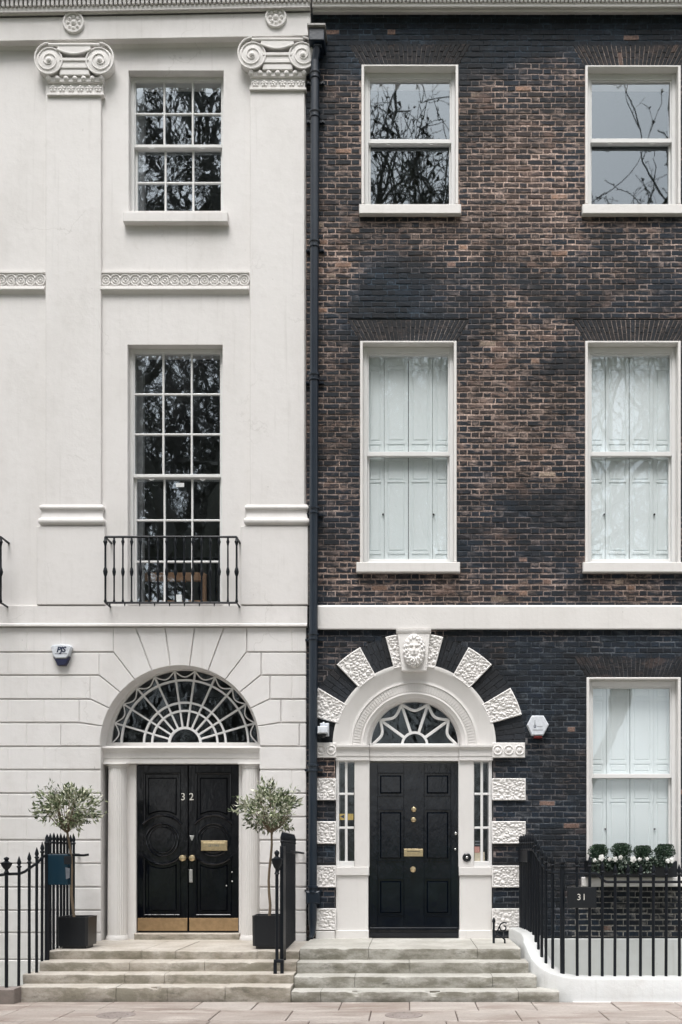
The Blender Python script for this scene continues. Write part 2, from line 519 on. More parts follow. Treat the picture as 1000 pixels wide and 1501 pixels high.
LOW, TOP = -2.4, Z(-60)
def rooms(parent, x0, x1, levels):
    for za, zb in levels:
        m = MB(); t = .05
        m.box(x0, x1, -4.6, -4.5, za, zb); m.box(x0, x0 + t, -4.5, -.42, za, zb); m.box(x1 - t, x1, -4.5, -.42, za, zb)
        m.box(x0 + t, x1 - t, -4.5, -.36, za, za + .06); m.box(x0 + t, x1 - t, -4.5, -.36, zb - .06, zb)
        m.obj('room_lining', room_paint, parent)

# ================================================================ WHITE HOUSE
WX0, WX1 = X(-260), X(448)
white = thing('white_stucco_house', 'white stucco town house with giant pilasters, scrolled capitals and a double door', 'house')
top_win = (188.5, 328, 103, 309)
mid_win = (187, 326.5, 505, 886)
SHIFT = -346
win_rects = []
for s_ in (0, SHIFT):
    for w in (top_win, mid_win): win_rects.append((X(w[0] + s_), X(w[1] + s_), Z(w[3]), Z(w[2])))
ACX, ACZ, AR = X(264.5), Z(1093), 117.0 / 105
door_rect = (ACX - AR, ACX + AR, .49, ACZ + AR)
core = MB()
wall_core(core, WX0, WX1, Z(919), TOP, 0.0, -.36, win_rects)
core.obj('upper_wall', stucco, white)
core = MB()
wall_core(core, WX0, WX1, LOW, Z(919), .0, -.36, [door_rect])
arch_fill(core, ACX - AR, ACX + AR, ACZ, ACZ + AR, ACX, AR, .0, -.36)
core.obj('ground_floor_wall', stucco_rustic, white)
rooms(white, WX0 + .1, WX1 - .1, [(.43, Z(935)), (Z(905), Z(470)), (Z(440), TOP)])

# ground-floor channelled blocks
rows = [919, 956, 990, 1025, 1059.5, 1094.5, 1128.5, 1163, 1197.5, 1231.5, 1266, 1300.5, 1334.5, 1367.5, 1407]
GH, GV, BF = .012, .002, .030
def block(pts, name='stone_block'):
    m = MB(); m.prism(pts, BF, .001, .006); m.obj(name, stucco_rustic, white)
def rblock(a, b, r0, r1):
    x0, x1 = X(a, BF) + GV, X(b, BF) - GV
    z0, z1 = Z(r1, BF) + GH, Z(r0, BF) - GH
    block([(x0, z0), (x1, z0), (x1, z1), (x0, z1)])
arch_joint = [(116, 1059.5), (132, 1025), (145, 990), (166, 956), (199, 919), (242, 919)]
def arcpt(ang): return (ACX + AR * cos(ang), ACZ + AR * sin(ang))
def mirror(pts): return [(2 * ACX - x, z) for x, z in reversed(pts)]
def arcrange(a0, a1, n=6): return [arcpt(a0 + (a1 - a0) * i / n) for i in range(n + 1)]
AS = pi / 13
gg = .012
def jp(i, side):   # joint end point in metres
    return (X(arch_joint[i][0], BF), Z(arch_joint[i][1], BF))
arch_polys = []
A = [pi - AS * (k_ + 1) for k_ in range(6)]
da = gg / AR * .55
P0 = jp(0, 0)
# spring block
arch_polys.append([(X(89, BF) + GV, Z(1094.5) + GH)] + [(ACX - AR, Z(1094.5) + GH)] + arcrange(pi, A[0] + da) + [(P0[0], P0[1] - GH), (X(89, BF) + GV, P0[1] - GH)])
for i in range(1, 5):
    lo, hi = jp(i - 1, 0), jp(i, 0)
    if i < 4:
        arch_polys.append([(lo[0] + GV, lo[1] + GH)] + arcrange(A[i - 1] - da, A[i] + da) + [(hi[0] + .004, hi[1] - GH), (lo[0] + GV, hi[1] - GH)])
    else:
        arch_polys.append([(lo[0] + GV, lo[1] + GH)] + arcrange(A[3] - da, A[4] + da) + [(hi[0] - .008, Z(919, BF) - GH), (lo[0] + GV, Z(919, BF) - GH)])
arch_polys[3] = [(jp(2, 0)[0] + GV, jp(2, 0)[1] + GH)] + arcrange(A[2] - da, A[3] + da) + [(jp(3, 0)[0] + .002, jp(3, 0)[1] - GH), (jp(2, 0)[0] + GV, jp(3, 0)[1] - GH)]
zt = Z(919, BF) - GH
arch_polys.append(arcrange(A[4] - da, A[5] + da) + [(jp(5, 0)[0] - .008, zt), (jp(4, 0)[0] + .008, zt)])
arch_left = arch_polys
for p_ in arch_left: block(p_, 'arch_stone'); block(mirror(p_), 'arch_stone')
block(arcrange(A[5] - da, pi - A[5] + da) + [(2 * ACX - jp(5, 0)[0] - .008, zt), (jp(5, 0)[0] + .008, zt)], 'arch_stone')
ends = [166, 145, 132, 116, 89]
for i in range(14):       # mortar bed behind each course keeps the upright joints shallow
    e_ = ends[i] if i < 5 else 148
    for xa_, xb_ in ((WX0, X(e_)), (X(529 - e_), X(449) - .004)):
        m = MB(); m.box(xa_, xb_, .0, .0245, Z(rows[i + 1], BF) + GH + .004, Z(rows[i], BF) - GH - .004); m.obj('joint_bed', stucco_rustic, white)
for i in range(14):
    ev = i % 2 == 0
    js = [39, 89] if ev else [65]
    left = [-252, -190, -128, -62] + ([-10] if ev else [-36, 12]) 
    end = ends[i] if i < 5 else 148
    xs_ = [v for v in left + js if v < end - 12] + [end]
    for a, b in zip(xs_[:-1], xs_[1:]): rblock(a, b, rows[i], rows[i + 1])
    st = 529 - ends[i] if i < 5 else 381
    xs_ = [st] + ([428] if ev and st < 415 else []) + [449]
    if i == 3: xs_ = [st, 449]
    for a, b in zip(xs_[:-1], xs_[1:]): rblock(a, b, rows[i], rows[i + 1])
for a_ in ((WX0, X(148), Z(1407) - .003), (X(381), X(449), Z(1407) - .003)):
    m = MB(); m.cbox(a_[0], a_[1], .001, .035, LOW, a_[2], .01); m.obj('plinth', stucco_rustic, white)

# first-floor band and pedestals
m = MB()
m.run([(0, Z(888)), (.045, Z(889.5)), (.048, Z(915)), (.075, Z(917)), (.075, Z(919.5)), (0, Z(920))][::-1], WX0, X(450.5, .05))
m.obj('band_course', stucco, white)

# pilasters
def pilaster(x0, x1, top, dz, last):
    sh = MB()
    d = .045
    sh.cbox(X(x0, d), X(x1, d), .001, d, Z(742), Z(128), .006)
    p_ = sh.obj('pilaster', stucco, white)
    # pedestal and base
    b = MB(); bx0, bx1 = X(x0 - 14, .07), X(x1 + 5, .07)
    b.cbox(bx0, bx1, .001, .055, Z(888) + .002, Z(773), .008)
    b.obj('pedestal', stucco, p_)
    b = MB()
    prof = []
    zb, zt2 = Z(772), Z(741)
    H = zt2 - zb
    def half(cz, r, off, n=6): return [(off + r * cos(-pi / 2 + pi * i / n), cz + r * sin(-pi / 2 + pi * i / n)) for i in range(n + 1)]
    prof = [(.075, zb)] + half(zb + H * .18, H * .15, .085) + [(.08, zb + H * .36), (.075, zb + H * .42), (.066, zb + H * .55), (.066, zb + H * .62)] + [(.076, zb + H * .70)] + half(zb + H * .83, H * .10, .078) + [(.068, zt2 - .002), (.068, zt2)]
    b.mould([(d_ * .68, z_) for d_, z_ in prof], X(x0), X(x1), .85); b.obj('base_moulding', stucco, p_, 'auto')
    # capital, drawn round its own centre
    cx = X((x0 + x1) / 2 - .5, .16)
    def U(px): return cx + px * (DIST - .16) / FPX
    def V(py): return Z(py + dz, .16)
    c = MB()
    c.cbox(U(-42), U(42), .001, .10, V(130), V(127), .004)          # astragal fillet
    c.cbox(U(-40), U(40), .001, .075, V(127), V(112), .003)          # necking
    c.obj('necking', carved_white, p_)
    for i in range(6):
        rz = MB(); x_ = U(-33.5 + i * 13.4); z_ = V(119.5)
        for q in range(5):
            a = pi / 2 + 2 * pi * q / 5
            rz.lathe((x_ + .034 * cos(a), -.076, z_ + .030 * sin(a)), [(.020, -.004), (.020, .006), (.012, .013), (.002, .015)], 7, 'y')
        rz.lathe((x_, -.076, z_), [(.015, -.004), (.014, .012), (.004, .018)], 8, 'y')
        rz.obj('rosette', carved_white, p_, True)
    for i in range(7):
        e = MB(); x_ = U(-39 + i * 13)
        e.lathe((x_, -.105, V(106.5)), [(.015, -.06), (.034, -.03), (.040, .0), (.034, .022), (.018, .036), (.003, .040)], 12, 'y')
        e.obj('egg_moulding', carved_white, p_, True)
    c = MB(); c.cbox(U(-41), U(41), .001, .11, V(112), V(103.5), .01)
    c.cbox(U(-22), U(22), .001, .145, V(103.5), V(95), .008)
    c.cbox(U(-22), U(22), .001, .158, V(94.5), V(88.5), .010)
    c.cbox(U(-22), U(22), .001, .148, V(88.5), V(84), .004)
    c.cbox(U(-22), U(22), .001, .165, V(84), V(79), .008)
    # cushion with sagging lower edge
    n = 16
    low = [(U(-24 + 48 * i / n), V(68) - .058 * sin(pi * i / n)) for i in range(n + 1)]
    c.prism(low + [(U(24), V(59)), (U(-24), V(59))], .17, .001, 0)
    c.obj('echinus', carved_white, p_)
    for sg in (-1, 1):
        cv = MB(); vx, vz = U(sg * 37.5), V(82.5)
        cv.lathe((vx, 0, vz), [(.178, .0), (.182, .12), (.176, .150), (.165, .156)], 40, 'y')
        path = []; rad = []
        T = 3.1
        for i in range(90):
            t_ = i / 89
            a = pi / 2 - sg * 2 * pi * T * t_ * -1 * -1
            r_ = .235 * (1 - t_) ** 1.25 + .022
            if t_ < .12: r_ = .215 * (1 - t_) ** 1.1 + .022
            a = pi / 2 + (-sg) * -1 * (2 * pi * T * t_) 
            a = pi / 2 - (2 * pi * T * t_) * sg
            path.append((vx + min(r_, .187 + .03 * max(0, sin(a))) * cos(a), -.161, vz + min(r_, .19 + .05 * max(0, sin(a))) * sin(a)))
            rad.append(.0125 * (1 - .4 * t_))
        cv.tube(path, rad, 8)
        cv.lathe((vx, -.15, vz), [(.034, 0), (.032, .03), (.018, .042), (.003, .046)], 12, 'y')
        cv.obj('volute', carved_white, p_, 'auto')
    c = MB()
    c.tube([(U(-37.5 + 75 * i / 10), -.162, V(60.5)) for i in range(11)], .021, 8)
    c.tube([(U(-25 + 50 * i / n), -.172, V(67.5) - .062 * sin(pi * i / n)) for i in range(n + 1)], .016, 8)
    c.obj('canalis', carved_white, p_, 'auto')
    c = MB(); c.mould([(.09, V(57.5)), (.10, V(56)), (.13, V(53.5)), (.135, V(50.5)), (.12, V(49.5))], U(-42) + .12, U(42) - .12)
    c.obj('abacus', carved_white, p_)
    for ch_ in p_.children:
        if ch_.name.split('.')[0] not in ('pedestal', 'base_moulding'): ch_.scale.y = .74
    return p_
pilaster(67, 148, 0, 1.5, False)
pilaster(366.5, 446.5, 0, -6.5, True)

# entablature: architrave-frieze, soffit, cornice with dentils, roundels (it runs very slightly out of level)
def runout(px): return (px - 250) * 8.0 / 450.0 / 105
m = MB(); xa, xb = X(-260), X(455, .12)
dza, dzb = runout(-260), runout(455)
m.run([(.0, Z(70)), (.03, Z(66)), (.11, Z(55, .12) - .004), (.12, Z(55, .12)), (.12, Z(22, .12)), (.0, Z(22, .12))], xa, xb, dza, dzb)
ent = m.obj('entablature', stucco, white)
m = MB()
m.run([(0, Z(24)), (.125, Z(19, .125)), (.14, Z(15.5, .14)), (.165, Z(14, .165)), (.175, Z(13.5, .175)), (.175, Z(7.2, .175)), (.0, Z(7.2, .175))], xa, xb, dza, dzb)
zd = Z(7.2, .175)
m.run([(0, zd + .001), (.150, zd + .002), (.150, zd + .15), (0, zd + .15)], xa, xb, dza, dzb)
m.run([(0, zd + .151), (.26, zd + .152), (.34, zd + .30), (0, zd + .30)], xa, xb, dza, dzb)
corn = m.obj('cornice', stucco, white)
px = -255
while px < 452:
    m = MB(); x_ = X(px, .2); dz = runout(px)
    m.box(x_, x_ + .036, .151, .205, zd + .006 + dz, zd + .148 + dz)
    m.obj('dentil', stucco, corn); px += 6.6
for px, py in ((108, 33), (404.5, 25)):
    m = MB(); x_, z_ = X(px, .13), Z(py, .13)
    m.lathe((x_, -.119, z_), [(.150, 0), (.150, .018), (.142, .030), (.126, .030), (.118, .012), (.04, .010)], 32, 'y')
    for q in range(8):
        a = 2 * pi * q / 8
        m.lathe((x_ + .078 * cos(a), -.125, z_ + .078 * sin(a)), [(.027, 0), (.024, .012), (.010, .022), (.002, .024)], 8, 'y')
    m.lathe((x_, -.125, z_), [(.035, 0), (.032, .018), (.012, .030), (.002, .031)], 12, 'y')
    m.obj('roundel', carved_white, white, 'auto')

# string course with running circles between the pilasters
def frieze(pa, pb):
    m = MB(); x0, x1 = X(pa), X(pb)
    m.run([(0, Z(398.5)), (.030, Z(399)), (.030, Z(401.5)), (.008, Z(402.5)), (.008, Z(420)), (.032, Z(421)), (.034, Z(424)), (.052, Z(425)), (.052, Z(427)), (.030, Z(429)), (.0, Z(431.5))][::-1], x0, x1)
    fr = m.obj('string_course', carved_white, white)
    n = max(1, round((x1 - x0) / .138)); st = (x1 - x0) / n
    zc_ = (Z(402.5) + Z(420)) / 2
    for i in range(n):
        c = MB(); cx = x0 + st * (i + .5); rr = st * .52
        c.tube([(cx + rr * cos(a) * .98, -.014, zc_ + .074 * sin(a)) for a in [2 * pi * q / 20 for q in range(20)]], .0105, 6, closed=True)
        c.tube([(cx + .038 * cos(a), -.012, zc_ + .038 * sin(a)) for a in [2 * pi * q / 14 for q in range(14)]], .008, 6, closed=True)
        c.lathe((cx, -.008, zc_), [(.016, 0), (.014, .012), (.003, .017)], 8, 'y')
        c.obj('scroll', carved_white, fr, True)
frieze(-260, 66.5); frieze(148, 365.5)

# ---------------------------------------------------------------- windows
def pane(x0, x1, z0, z1, d, mat, parent, tilt=.0):
    m = MB(); t = [R.uniform(-tilt, tilt) for _ in range(4)]
    m.add([(x0, -d + t[0], z0), (x1, -d + t[1], z0), (x1, -d + t[2], z1), (x0, -d + t[3], z1)], [(0, 1, 2, 3)])
    return m.obj('pane', mat, parent)

def grid_sash(win, x0, x1, z0, z1, d, cols, rws, stile, rail_t, rail_b, bar, gmat, tilt):
    """one sliding sash: frame, glazing bars, panes. x0..z1 outer size, d = front face"""
    th = .045
    s_ = MB()
    s_.cbox(x0, x0 + stile, d - th, d, z0, z1, .004); s_.cbox(x1 - stile, x1, d - th, d, z0, z1, .004)
    s_.cbox(x0 + stile, x1 - stile, d - th, d - .001, z0, z0 + rail_b, .004); s_.cbox(x0 + stile, x1 - stile, d - th, d - .001, z1 - rail_t, z1, .004)
    s_.obj('sash', joinery_white, win)
    gx0, gx1, gz0, gz1 = x0 + stile, x1 - stile, z0 + rail_b, z1 - rail_t
    for i in range(1, cols):
        cx = gx0 + (gx1 - gx0) * i / cols
        b = MB(); b.cbox(cx - bar / 2, cx + bar / 2, d - th + .004, d - .006, gz0, gz1, .005); b.obj('glazing_bar', joinery_white, win)
    for j in range(1, rws):
        cz = gz0 + (gz1 - gz0) * j / rws
        b = MB(); b.cbox(gx0, gx1, d - th + .006, d - .009, cz - bar / 2, cz + bar / 2, .005); b.obj('glazing_bar', joinery_white, win)
    for i in range(cols):
        for j in range(rws):
            pane(gx0 + (gx1 - gx0) * i / cols, gx0 + (gx1 - gx0) * (i + 1) / cols, gz0 + (gz1 - gz0) * j / rws, gz0 + (gz1 - gz0) * (j + 1) / rws, d - .028, gmat, win, tilt)
    return gx0, gx1, gz0, gz1

def white_window(r, meet, cols, up, lo, s_, gmat, tilt, sill):
    x0, x1, zt_, zb = X(r[0] + s_), X(r[1] + s_), Z(r[2]), Z(r[3])
    dd = -.11
    f = MB()      # box frame in the reveal
    fw = .045
    f.cbox(x0 + .001, x0 + fw, -.30, dd, zb, zt_ - .001, .004); f.cbox(x1 - fw, x1 - .001, -.30, dd, zb, zt_ - .001, .004)
    f.cbox(x0 + fw, x1 - fw, -.30, dd - .001, zt_ - .05, zt_ - .001, .004)
    win = f.obj('window', joinery_white, white)
    fx0, fx1, fz1 = x0 + fw, x1 - fw, zt_ - .05
    zm = Z(meet, dd)
    grid_sash(win, fx0, fx1, zm - .02, fz1, dd - .012, cols, up, .018, .012, .045, .026, gmat, tilt)
    grid_sash(win, fx0, fx1, zb + .02, zm + .012, dd - .062, cols, lo, .030, .03, .05, .026, glass_swirl if sill else gmat, tilt)
    if sill:
        m = MB(); m.cbox(X(r[0] - 8 + s_, .08), X(r[1] + 6 + s_, .08), -.30, .085, Z(325, .08), Z(310.5, .08), .008)
        m.obj('sill', stucco, win)
    else:
        m = MB(); m.cbox(x0 + .001, x1 - .001, -.30, .02, zb - .01, zb + .02, .004); m.obj('sill', stucco, win)
    # inner shutter case and curtain seen through the glass at the left
    m = MB(); m.box(x0 - .02, x0 + .11, -.46, -.37, zb, zt_); m.obj('shutter_case', curtain_cloth, win)
    return win
for s_ in (0, SHIFT):
    w1 = white_window(top_win, 213, 3, 2, 2, s_, glass_crown, .0035, True)
    w2 = white_window(mid_win, 697, 3, 3, 3, s_, glass_upper, .0025, False)
    if s_ == 0:
        m = MB(); m.cbox(X(258, -.13), X(270, -.13), -.129, -.127, Z(714, -.13), Z(708, -.13), .0005); m.obj('sticker', paper_white, w2)
        m = MB(); m.cbox(X(256, -.15), X(266, -.15), -.176, -.174, Z(883, -.15), Z(871, -.15), .0005); m.obj('sticker', paper_white, w2)
    # sash lifts
    for q in (-.36, .36):
        for wn_, zz in ((w1, Z(216, -.1)), (w2, Z(702, -.1))):
            m = MB(); cx = X(257 + s_) + q
            m.tube([(cx + .035 * cos(a), .10, zz - .0 + .018 * sin(a)) for a in [pi + pi * i / 8 for i in range(9)]], .005, 6)
            m.obj('sash_lift', joinery_white, wn_)

# ---------------------------------------------------------------- double door, columns and fanlight of no. 32
ED = -.26
ent_d = MB()
xl, xr = ACX - AR + .003, ACX + AR - .003
ent_d.run([(-.34, Z(1094, -.1)), (-.06, Z(1094, -.1)), (-.05, Z(1097, -.1)), (-.08, Z(1100, -.1)), (-.10, Z(1104, -.1)), (-.11, Z(1111, -.1)), (-.12, Z(1111.5, -.1)), (-.12, Z(1119, -.1)), (-.34, Z(1119, -.1))], xl, xr)
dcase = ent_d.obj('door_entablature', surround_white, white)
LAND_L = .50
for a, b in ((157, 187.5), (352.5, 383)):
    cd = -.17
    cx = (X(a, cd) + X(b, cd)) / 2; r_ = (X(b, cd) - X(a, cd)) / 2 * .92
    zt_, zb = Z(1127, cd), LAND_L + .06
    m = MB(); N = 56
    prof = [(r_, 0), (r_, .06 * (zt_ - zb)), (r_ * .98, .35 * (zt_ - zb)), (r_ * .90, zt_ - zb)]
    m.lathe((cx, -cd, zb), prof, N, 'z', .045)
    m.obj('door_column', surround_white, white)
    m = MB(); m.lathe((cx, -cd, zt_), [(r_ * .92, 0), (r_ * .98, .012), (r_ * .92, .022), (r_ * .95, .03), (r_ * 1.12, .052)], 32)
    m.cbox(cx - r_ * 1.18, cx + r_ * 1.18, cd - r_, cd + r_ * .99, zt_ + .052, Z(1119, -.1) - .001, .004)
    m.lathe((cx, -cd, LAND_L - .02), [(r_ * 1.16, 0), (r_ * 1.18, .03), (r_ * 1.12, .06), (r_ * 1.04, .085)], 32)
    m.obj('column_capital', surround_white, white, 'auto')
    # jamb between column and door
    m = MB()
    if a < 200: m.cbox(X(184, -.2), X(200, -.24), -.34, -.22, LAND_L - .01, Z(1119.5, -.2), .006)
    else: m.cbox(X(350.5, -.24), X(357, -.2), -.34, -.22, LAND_L - .01, Z(1119.5, -.2), .006)
    m.obj('door_jamb', surround_white, white)
# black backing paints the shade into the slots between column and reveal
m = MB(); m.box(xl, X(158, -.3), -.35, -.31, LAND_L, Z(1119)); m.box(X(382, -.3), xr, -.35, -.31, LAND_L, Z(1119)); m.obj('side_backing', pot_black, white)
m = MB(); m.cbox(X(198, -.2), X(352, -.2), -.34, -.15, LAND_L - .02, Z(1368, -.2), .012); m.obj('threshold', step_stone_a, white)
# door leaves
dz0, dz1 = Z(1366, ED), Z(1122, ED)
def ring(m, cx, cz, r, tr, d, a0=0, a1=2 * pi, n=40, flat=.7):
    full = abs(a1 - a0 - 2 * pi) < 1e-3
    pts = [(cx + r * cos(a0 + (a1 - a0) * i / n), -d, cz + r * sin(a0 + (a1 - a0) * i / n)) for i in range(n if full else n + 1)]
    m.tube(pts, tr, 8, closed=full)
for li, (a, b) in enumerate(((200.5, 275.3), (276.3, 350))):
    x0, x1 = X(a, ED), X(b, ED); cx = (x0 + x1) / 2 + (.0 if li else .0); w = x1 - x0
    m = MB(); m.cbox(x0, x1, ED - .06, ED - .012, dz0, dz1, .004)
    leaf = m.obj('door_leaf', door_black, white)
    cz = Z(1231, ED); r_ = .235
    RA = .33     # curved panel edge radius
    # frame layer standing proud, cut out around centre circle
    fr = MB(); st = .10
    fr.cbox(x0 + .002, x0 + st, ED - .0125, ED, dz0, dz1, .004); fr.cbox(x1 - st, x1 - .002, ED - .0125, ED, dz0, dz1, .004)
    fr.cbox(x0 + st, x1 - st, ED - .0125, ED - .0005, dz1 - .10, dz1, .004)
    fr.cbox(x0 + st, x1 - st, ED - .0125, ED - .0005, dz0, Z(1343, ED), .004)
    n = 24
    hw = w / 2 - st; aw = math.acos(min(.99, hw / RA))
    outer = [(cx + RA * cos(t_), cz + RA * sin(t_)) for t_ in [aw + (pi - 2 * aw) * i / n for i in range(n + 1)]]
    lower = [(cx + RA * cos(t_), cz - RA * sin(t_)) for t_ in [pi - aw - (pi - 2 * aw) * i / n for i in range(n + 1)]]
    poly = outer + lower
    # middle field as ring with circular recess: quads between outline and circle
    ang = lambda p: math.atan2(p[1] - cz, p[0] - cx)
    vs = []; fs = []; M_ = len(poly)
    for p in poly:
        t_ = ang(p); q = (cx + r_ * cos(t_), cz + r_ * sin(t_))
        vs += [(p[0], -ED, p[1]), (q[0], -ED, q[1]), (p[0], -ED + .016, p[1]), (q[0], -ED + .016, q[1])]
    for i in range(M_):
        j = (i + 1) % M_
        fs += [(i * 4, j * 4, j * 4 + 1, i * 4 + 1), (i * 4 + 2, j * 4 + 2, j * 4, i * 4), (i * 4 + 1, j * 4 + 1, j * 4 + 3, i * 4 + 3)]
    fr.add(vs, fs)
    fr.obj('door_frame', door_black, leaf)
    mo = MB()
    ring(mo, cx, cz, r_ * .98, .016, ED); ring(mo, cx, cz, r_ * .80, .012, ED - .004)
    mo.lathe((cx, -ED + .012, cz), [(r_ * .80, 0), (r_ * .74, .012), (.02, .013)], 36, 'y')
    mo.obj('round_panel', door_black, leaf, 'auto')
    for sg, nm in ((1, 'upper_panel'), (-1, 'lower_panel')):
        mo = MB(); aa = aw + .03
        arc = [(cx + (RA + .02) * cos(t_), -ED, cz + sg * (RA + .02) * sin(t_)) for t_ in [aa + (pi - 2 * aa) * i / 20 for i in range(21)]]
        mo.tube(arc, .022, 8)
        zz = (dz1 - .12) if sg > 0 else Z(1341, ED)
        xa_, xb_ = x0 + st + .012, x1 - st - .012
        mo.tube([(xa_, -ED, arc[-1][2]), (xa_, -ED, zz), (xb_, -ED, zz), (xb_, -ED, arc[0][2])], .016, 8)
        # raised field with the same curved edge
        RB = RA + .07; ab = math.acos(min(.99, (hw - .06) / RB))
        arc2 = [(cx + RB * cos(t_), cz + sg * RB * sin(t_)) for t_ in [ab + (pi - 2 * ab) * i / 16 for i in range(17)]]
        zf = zz - sg * .055
        pl = arc2 + [(cx - hw + .06, zf), (cx + hw - .06, zf)]
        if sg > 0: pl = list(reversed(pl))
        mo.prism(pl, ED + .004, ED - .012, .016)
        mo.obj(nm, door_black, leaf, 'auto')
    m = MB(); m.cbox(x0 + .012, x1 - .006, ED, ED + .004, Z(1364.5, ED), Z(1346, ED), .0015); m.obj('kick_plate', brass_plate, leaf)
    kx = X(268 if li == 0 else 282.3, -.22); kz = Z(1258, -.22)
    m = MB(); m.lathe((kx, -ED, kz), [(.040, 0), (.038, .006), (.016, .012), (.016, .035), (.036, .045), (.046, .062), (.042, .080), (.022, .090), (.003, .092)], 20, 'y'); m.obj('door_knob', brass, leaf, 'auto')
    if li == 1:
        m = MB(); xa_, xb_, za, zb = X(295, ED), X(333.5, ED), Z(1247, ED), Z(1232.5, ED)
        m.cbox(xa_, xb_, ED, ED + .026, za, zb, .006); m.cbox(xa_ + .035, xb_ - .03, ED + .02, ED + .034, za + .035, zb - .028, .005)
        m.obj('letter_plate', brass, leaf)
        text_obj('letter_plate_lettering', 'LETTERS', .040, (xa_ + xb_) / 2, (za + zb) / 2, ED + .035, ink_grey, leaf, .001)
        m = MB(); ex, ez = X(281.5, ED), Z(1228, ED)
        m.prism([(ex - .018, ez - .02), (ex, ez - .045), (ex + .018, ez - .02), (ex + .034, ez + .03), (ex - .034, ez + .03)], ED + .008, ED, .002); m.obj('escutcheon', chrome, leaf)
        m = MB(); m.cbox(X(277.5, ED), X(282.5, ED), ED, ED + .012, Z(1293.5, ED), Z(1275, ED), .003); m.obj('push_plate', chrome, leaf)
        for (px, py) in ((340, 1278.5), (340.3, 1292), (332, 1298.5)):
            m = MB(); m.lathe((X(px, ED), -ED, Z(py, ED)), [(.012, 0), (.010, .006), (.002, .009)], 10, 'y'); m.obj('door_stud', chrome, leaf, True)
    text_obj('door_number', '3' if li == 0 else '2', .145, X(268.6 if li == 0 else 280.8, ED), Z(1168.5, ED), ED + .006, number_white, leaf, .005)
# fanlight
FX, FZ, FD = X(271, ED), Z(1090, ED), ED
S_ = (DIST - FD) / FPX
fan = MB()
fan.arcprof(FX, FZ, [(107 * S_, -.29), (107 * S_, -.25), (110 * S_, -.245), (113.5 * S_, -.25), (120 * S_, -.25)], 0, pi, 56)
fan.cbox(xl, xr, -.34, -.235, Z(1094, -.1), FZ + .012, .004)
fanlight = fan.obj('fanlight', surround_white, white, 'auto')
bw = .026
for i in range(1, 11):
    a = pi * i / 11
    b = MB(); ux, uz = cos(a), sin(a); nx, nz = -uz, ux
    r0, r1 = 23 * S_, 107.5 * S_
    b.prism([(FX + ux * r0 - nx * bw / 2, FZ + uz * r0 - nz * bw / 2), (FX + ux * r1 - nx * bw / 2, FZ + uz * r1 - nz * bw / 2),
             (FX + ux * r1 + nx * bw / 2, FZ + uz * r1 + nz * bw / 2), (FX + ux * r0 + nx * bw / 2, FZ + uz * r0 + nz * bw / 2)], ED + .004, ED - .03, .004)
    b.obj('glazing_bar', joinery_white, fanlight)
for r_, w_ in ((23, .034), (48, .028), (60, .028), (93, .028)):
    b = MB(); b.sector(FX, FZ, r_ * S_ - w_ / 2, r_ * S_ + w_ / 2, 0, pi, ED + .008, ED - .03, 40); b.obj('curved_bar', joinery_white, fanlight)
for i in range(11):
    a0, a1 = pi * i / 11, pi * (i + 1) / 11
    pts = []
    for q in range(9):
        t_ = q / 8; a = a0 + (a1 - a0) * t_; r_ = (107 - 9.5 * sin(pi * t_)) * S_
        pts.append((FX + r_ * cos(a), -ED - .004, FZ + r_ * sin(a)))
    b = MB(); b.tube(pts, .010, 6); b.obj('scalloped_bar', joinery_white, fanlight)
    for r0, r1 in ((23, 48), (48, 60), (60, 93), (93, 108)):
        g_ = MB(); t_ = R.uniform(-.004, .004)
        g_.add([(FX + r_ * S_ * cos(a), -ED + .018 + (t_ if (a == a0) else -t_) * (r_ > 50), FZ + r_ * S_ * sin(a)) for r_, a in ((r0, a0), (r1, a0), (r1, (a0 + a1) / 2), (r1, a1), (r0, a1))], [(0, 1, 2, 3, 4)])
        g_.obj('pane', glass_dark, fanlight)
g_ = MB(); g_.add([(FX + 23 * S_ * cos(pi * i / 12), -ED + .018, FZ + 23 * S_ * sin(pi * i / 12)) for i in range(13)], [tuple(range(13))]); g_.obj('pane', glass_dark, fanlight)
# black sheet added behind the door leaves so no light leaks round them
m = MB(); m.box(xl, xr, -.362, -.352, LAND_L, FZ - .01); m.obj('door_light_block', pot_black, white)

# ================================================================ BRICK HOUSE
BX0, BX1 = X(449), X(1160)
brickh = thing('brick_town_house', 'dark sooty brick town house with white sash windows and an arched black door', 'house')
bw_defs = [  # outer opening px: x0, x1, y0, y1(sill top), meet, sill(x0,x1,y0,y1), shutters
    (530, 672, 95, 299, 205, (526.5, 676, 299, 313), False),
    (858, 998, 96, 299, 204, (854, 1003, 299, 313), False),
    (528, 669.5, 500, 824, 664, (522.5, 674.5, 824, 838.5), True),
    (858, 998, 500, 824, 664, (855, 1003, 824, 838.5), True),
    (860, 998, 993, 1286, 1137, (853, 1003, 1286, 1300), True),
]
brects = [(X(a), X(b), Z(y1), Z(y0)) for a, b, y0, y1, *_ in bw_defs]
DCX, DCZ = X(607.5), Z(1092.5)
U1 = 1 / 105.0
drect = (X(491), X(723), .52, Z(1092.5))
DR = 112 * U1
drect2 = (DCX - DR, DCX + DR, Z(1092.5), DCZ + DR)
m = MB()
wall_core(m, BX0, BX1, LOW, TOP, -.014, -.36, brects + [drect, drect2])
arch_fill(m, DCX - DR, DCX + DR, DCZ, DCZ + DR, DCX, DR, -.014, -.36)
m.obj('wall_core', mortar_mat if False else simple('wall_backing', (.035, .037, .04), .95), brickh)
rooms(brickh, BX0 + .1, BX1 - .1, [(.43, Z(905)), (Z(880), Z(440)), (Z(420), TOP)])

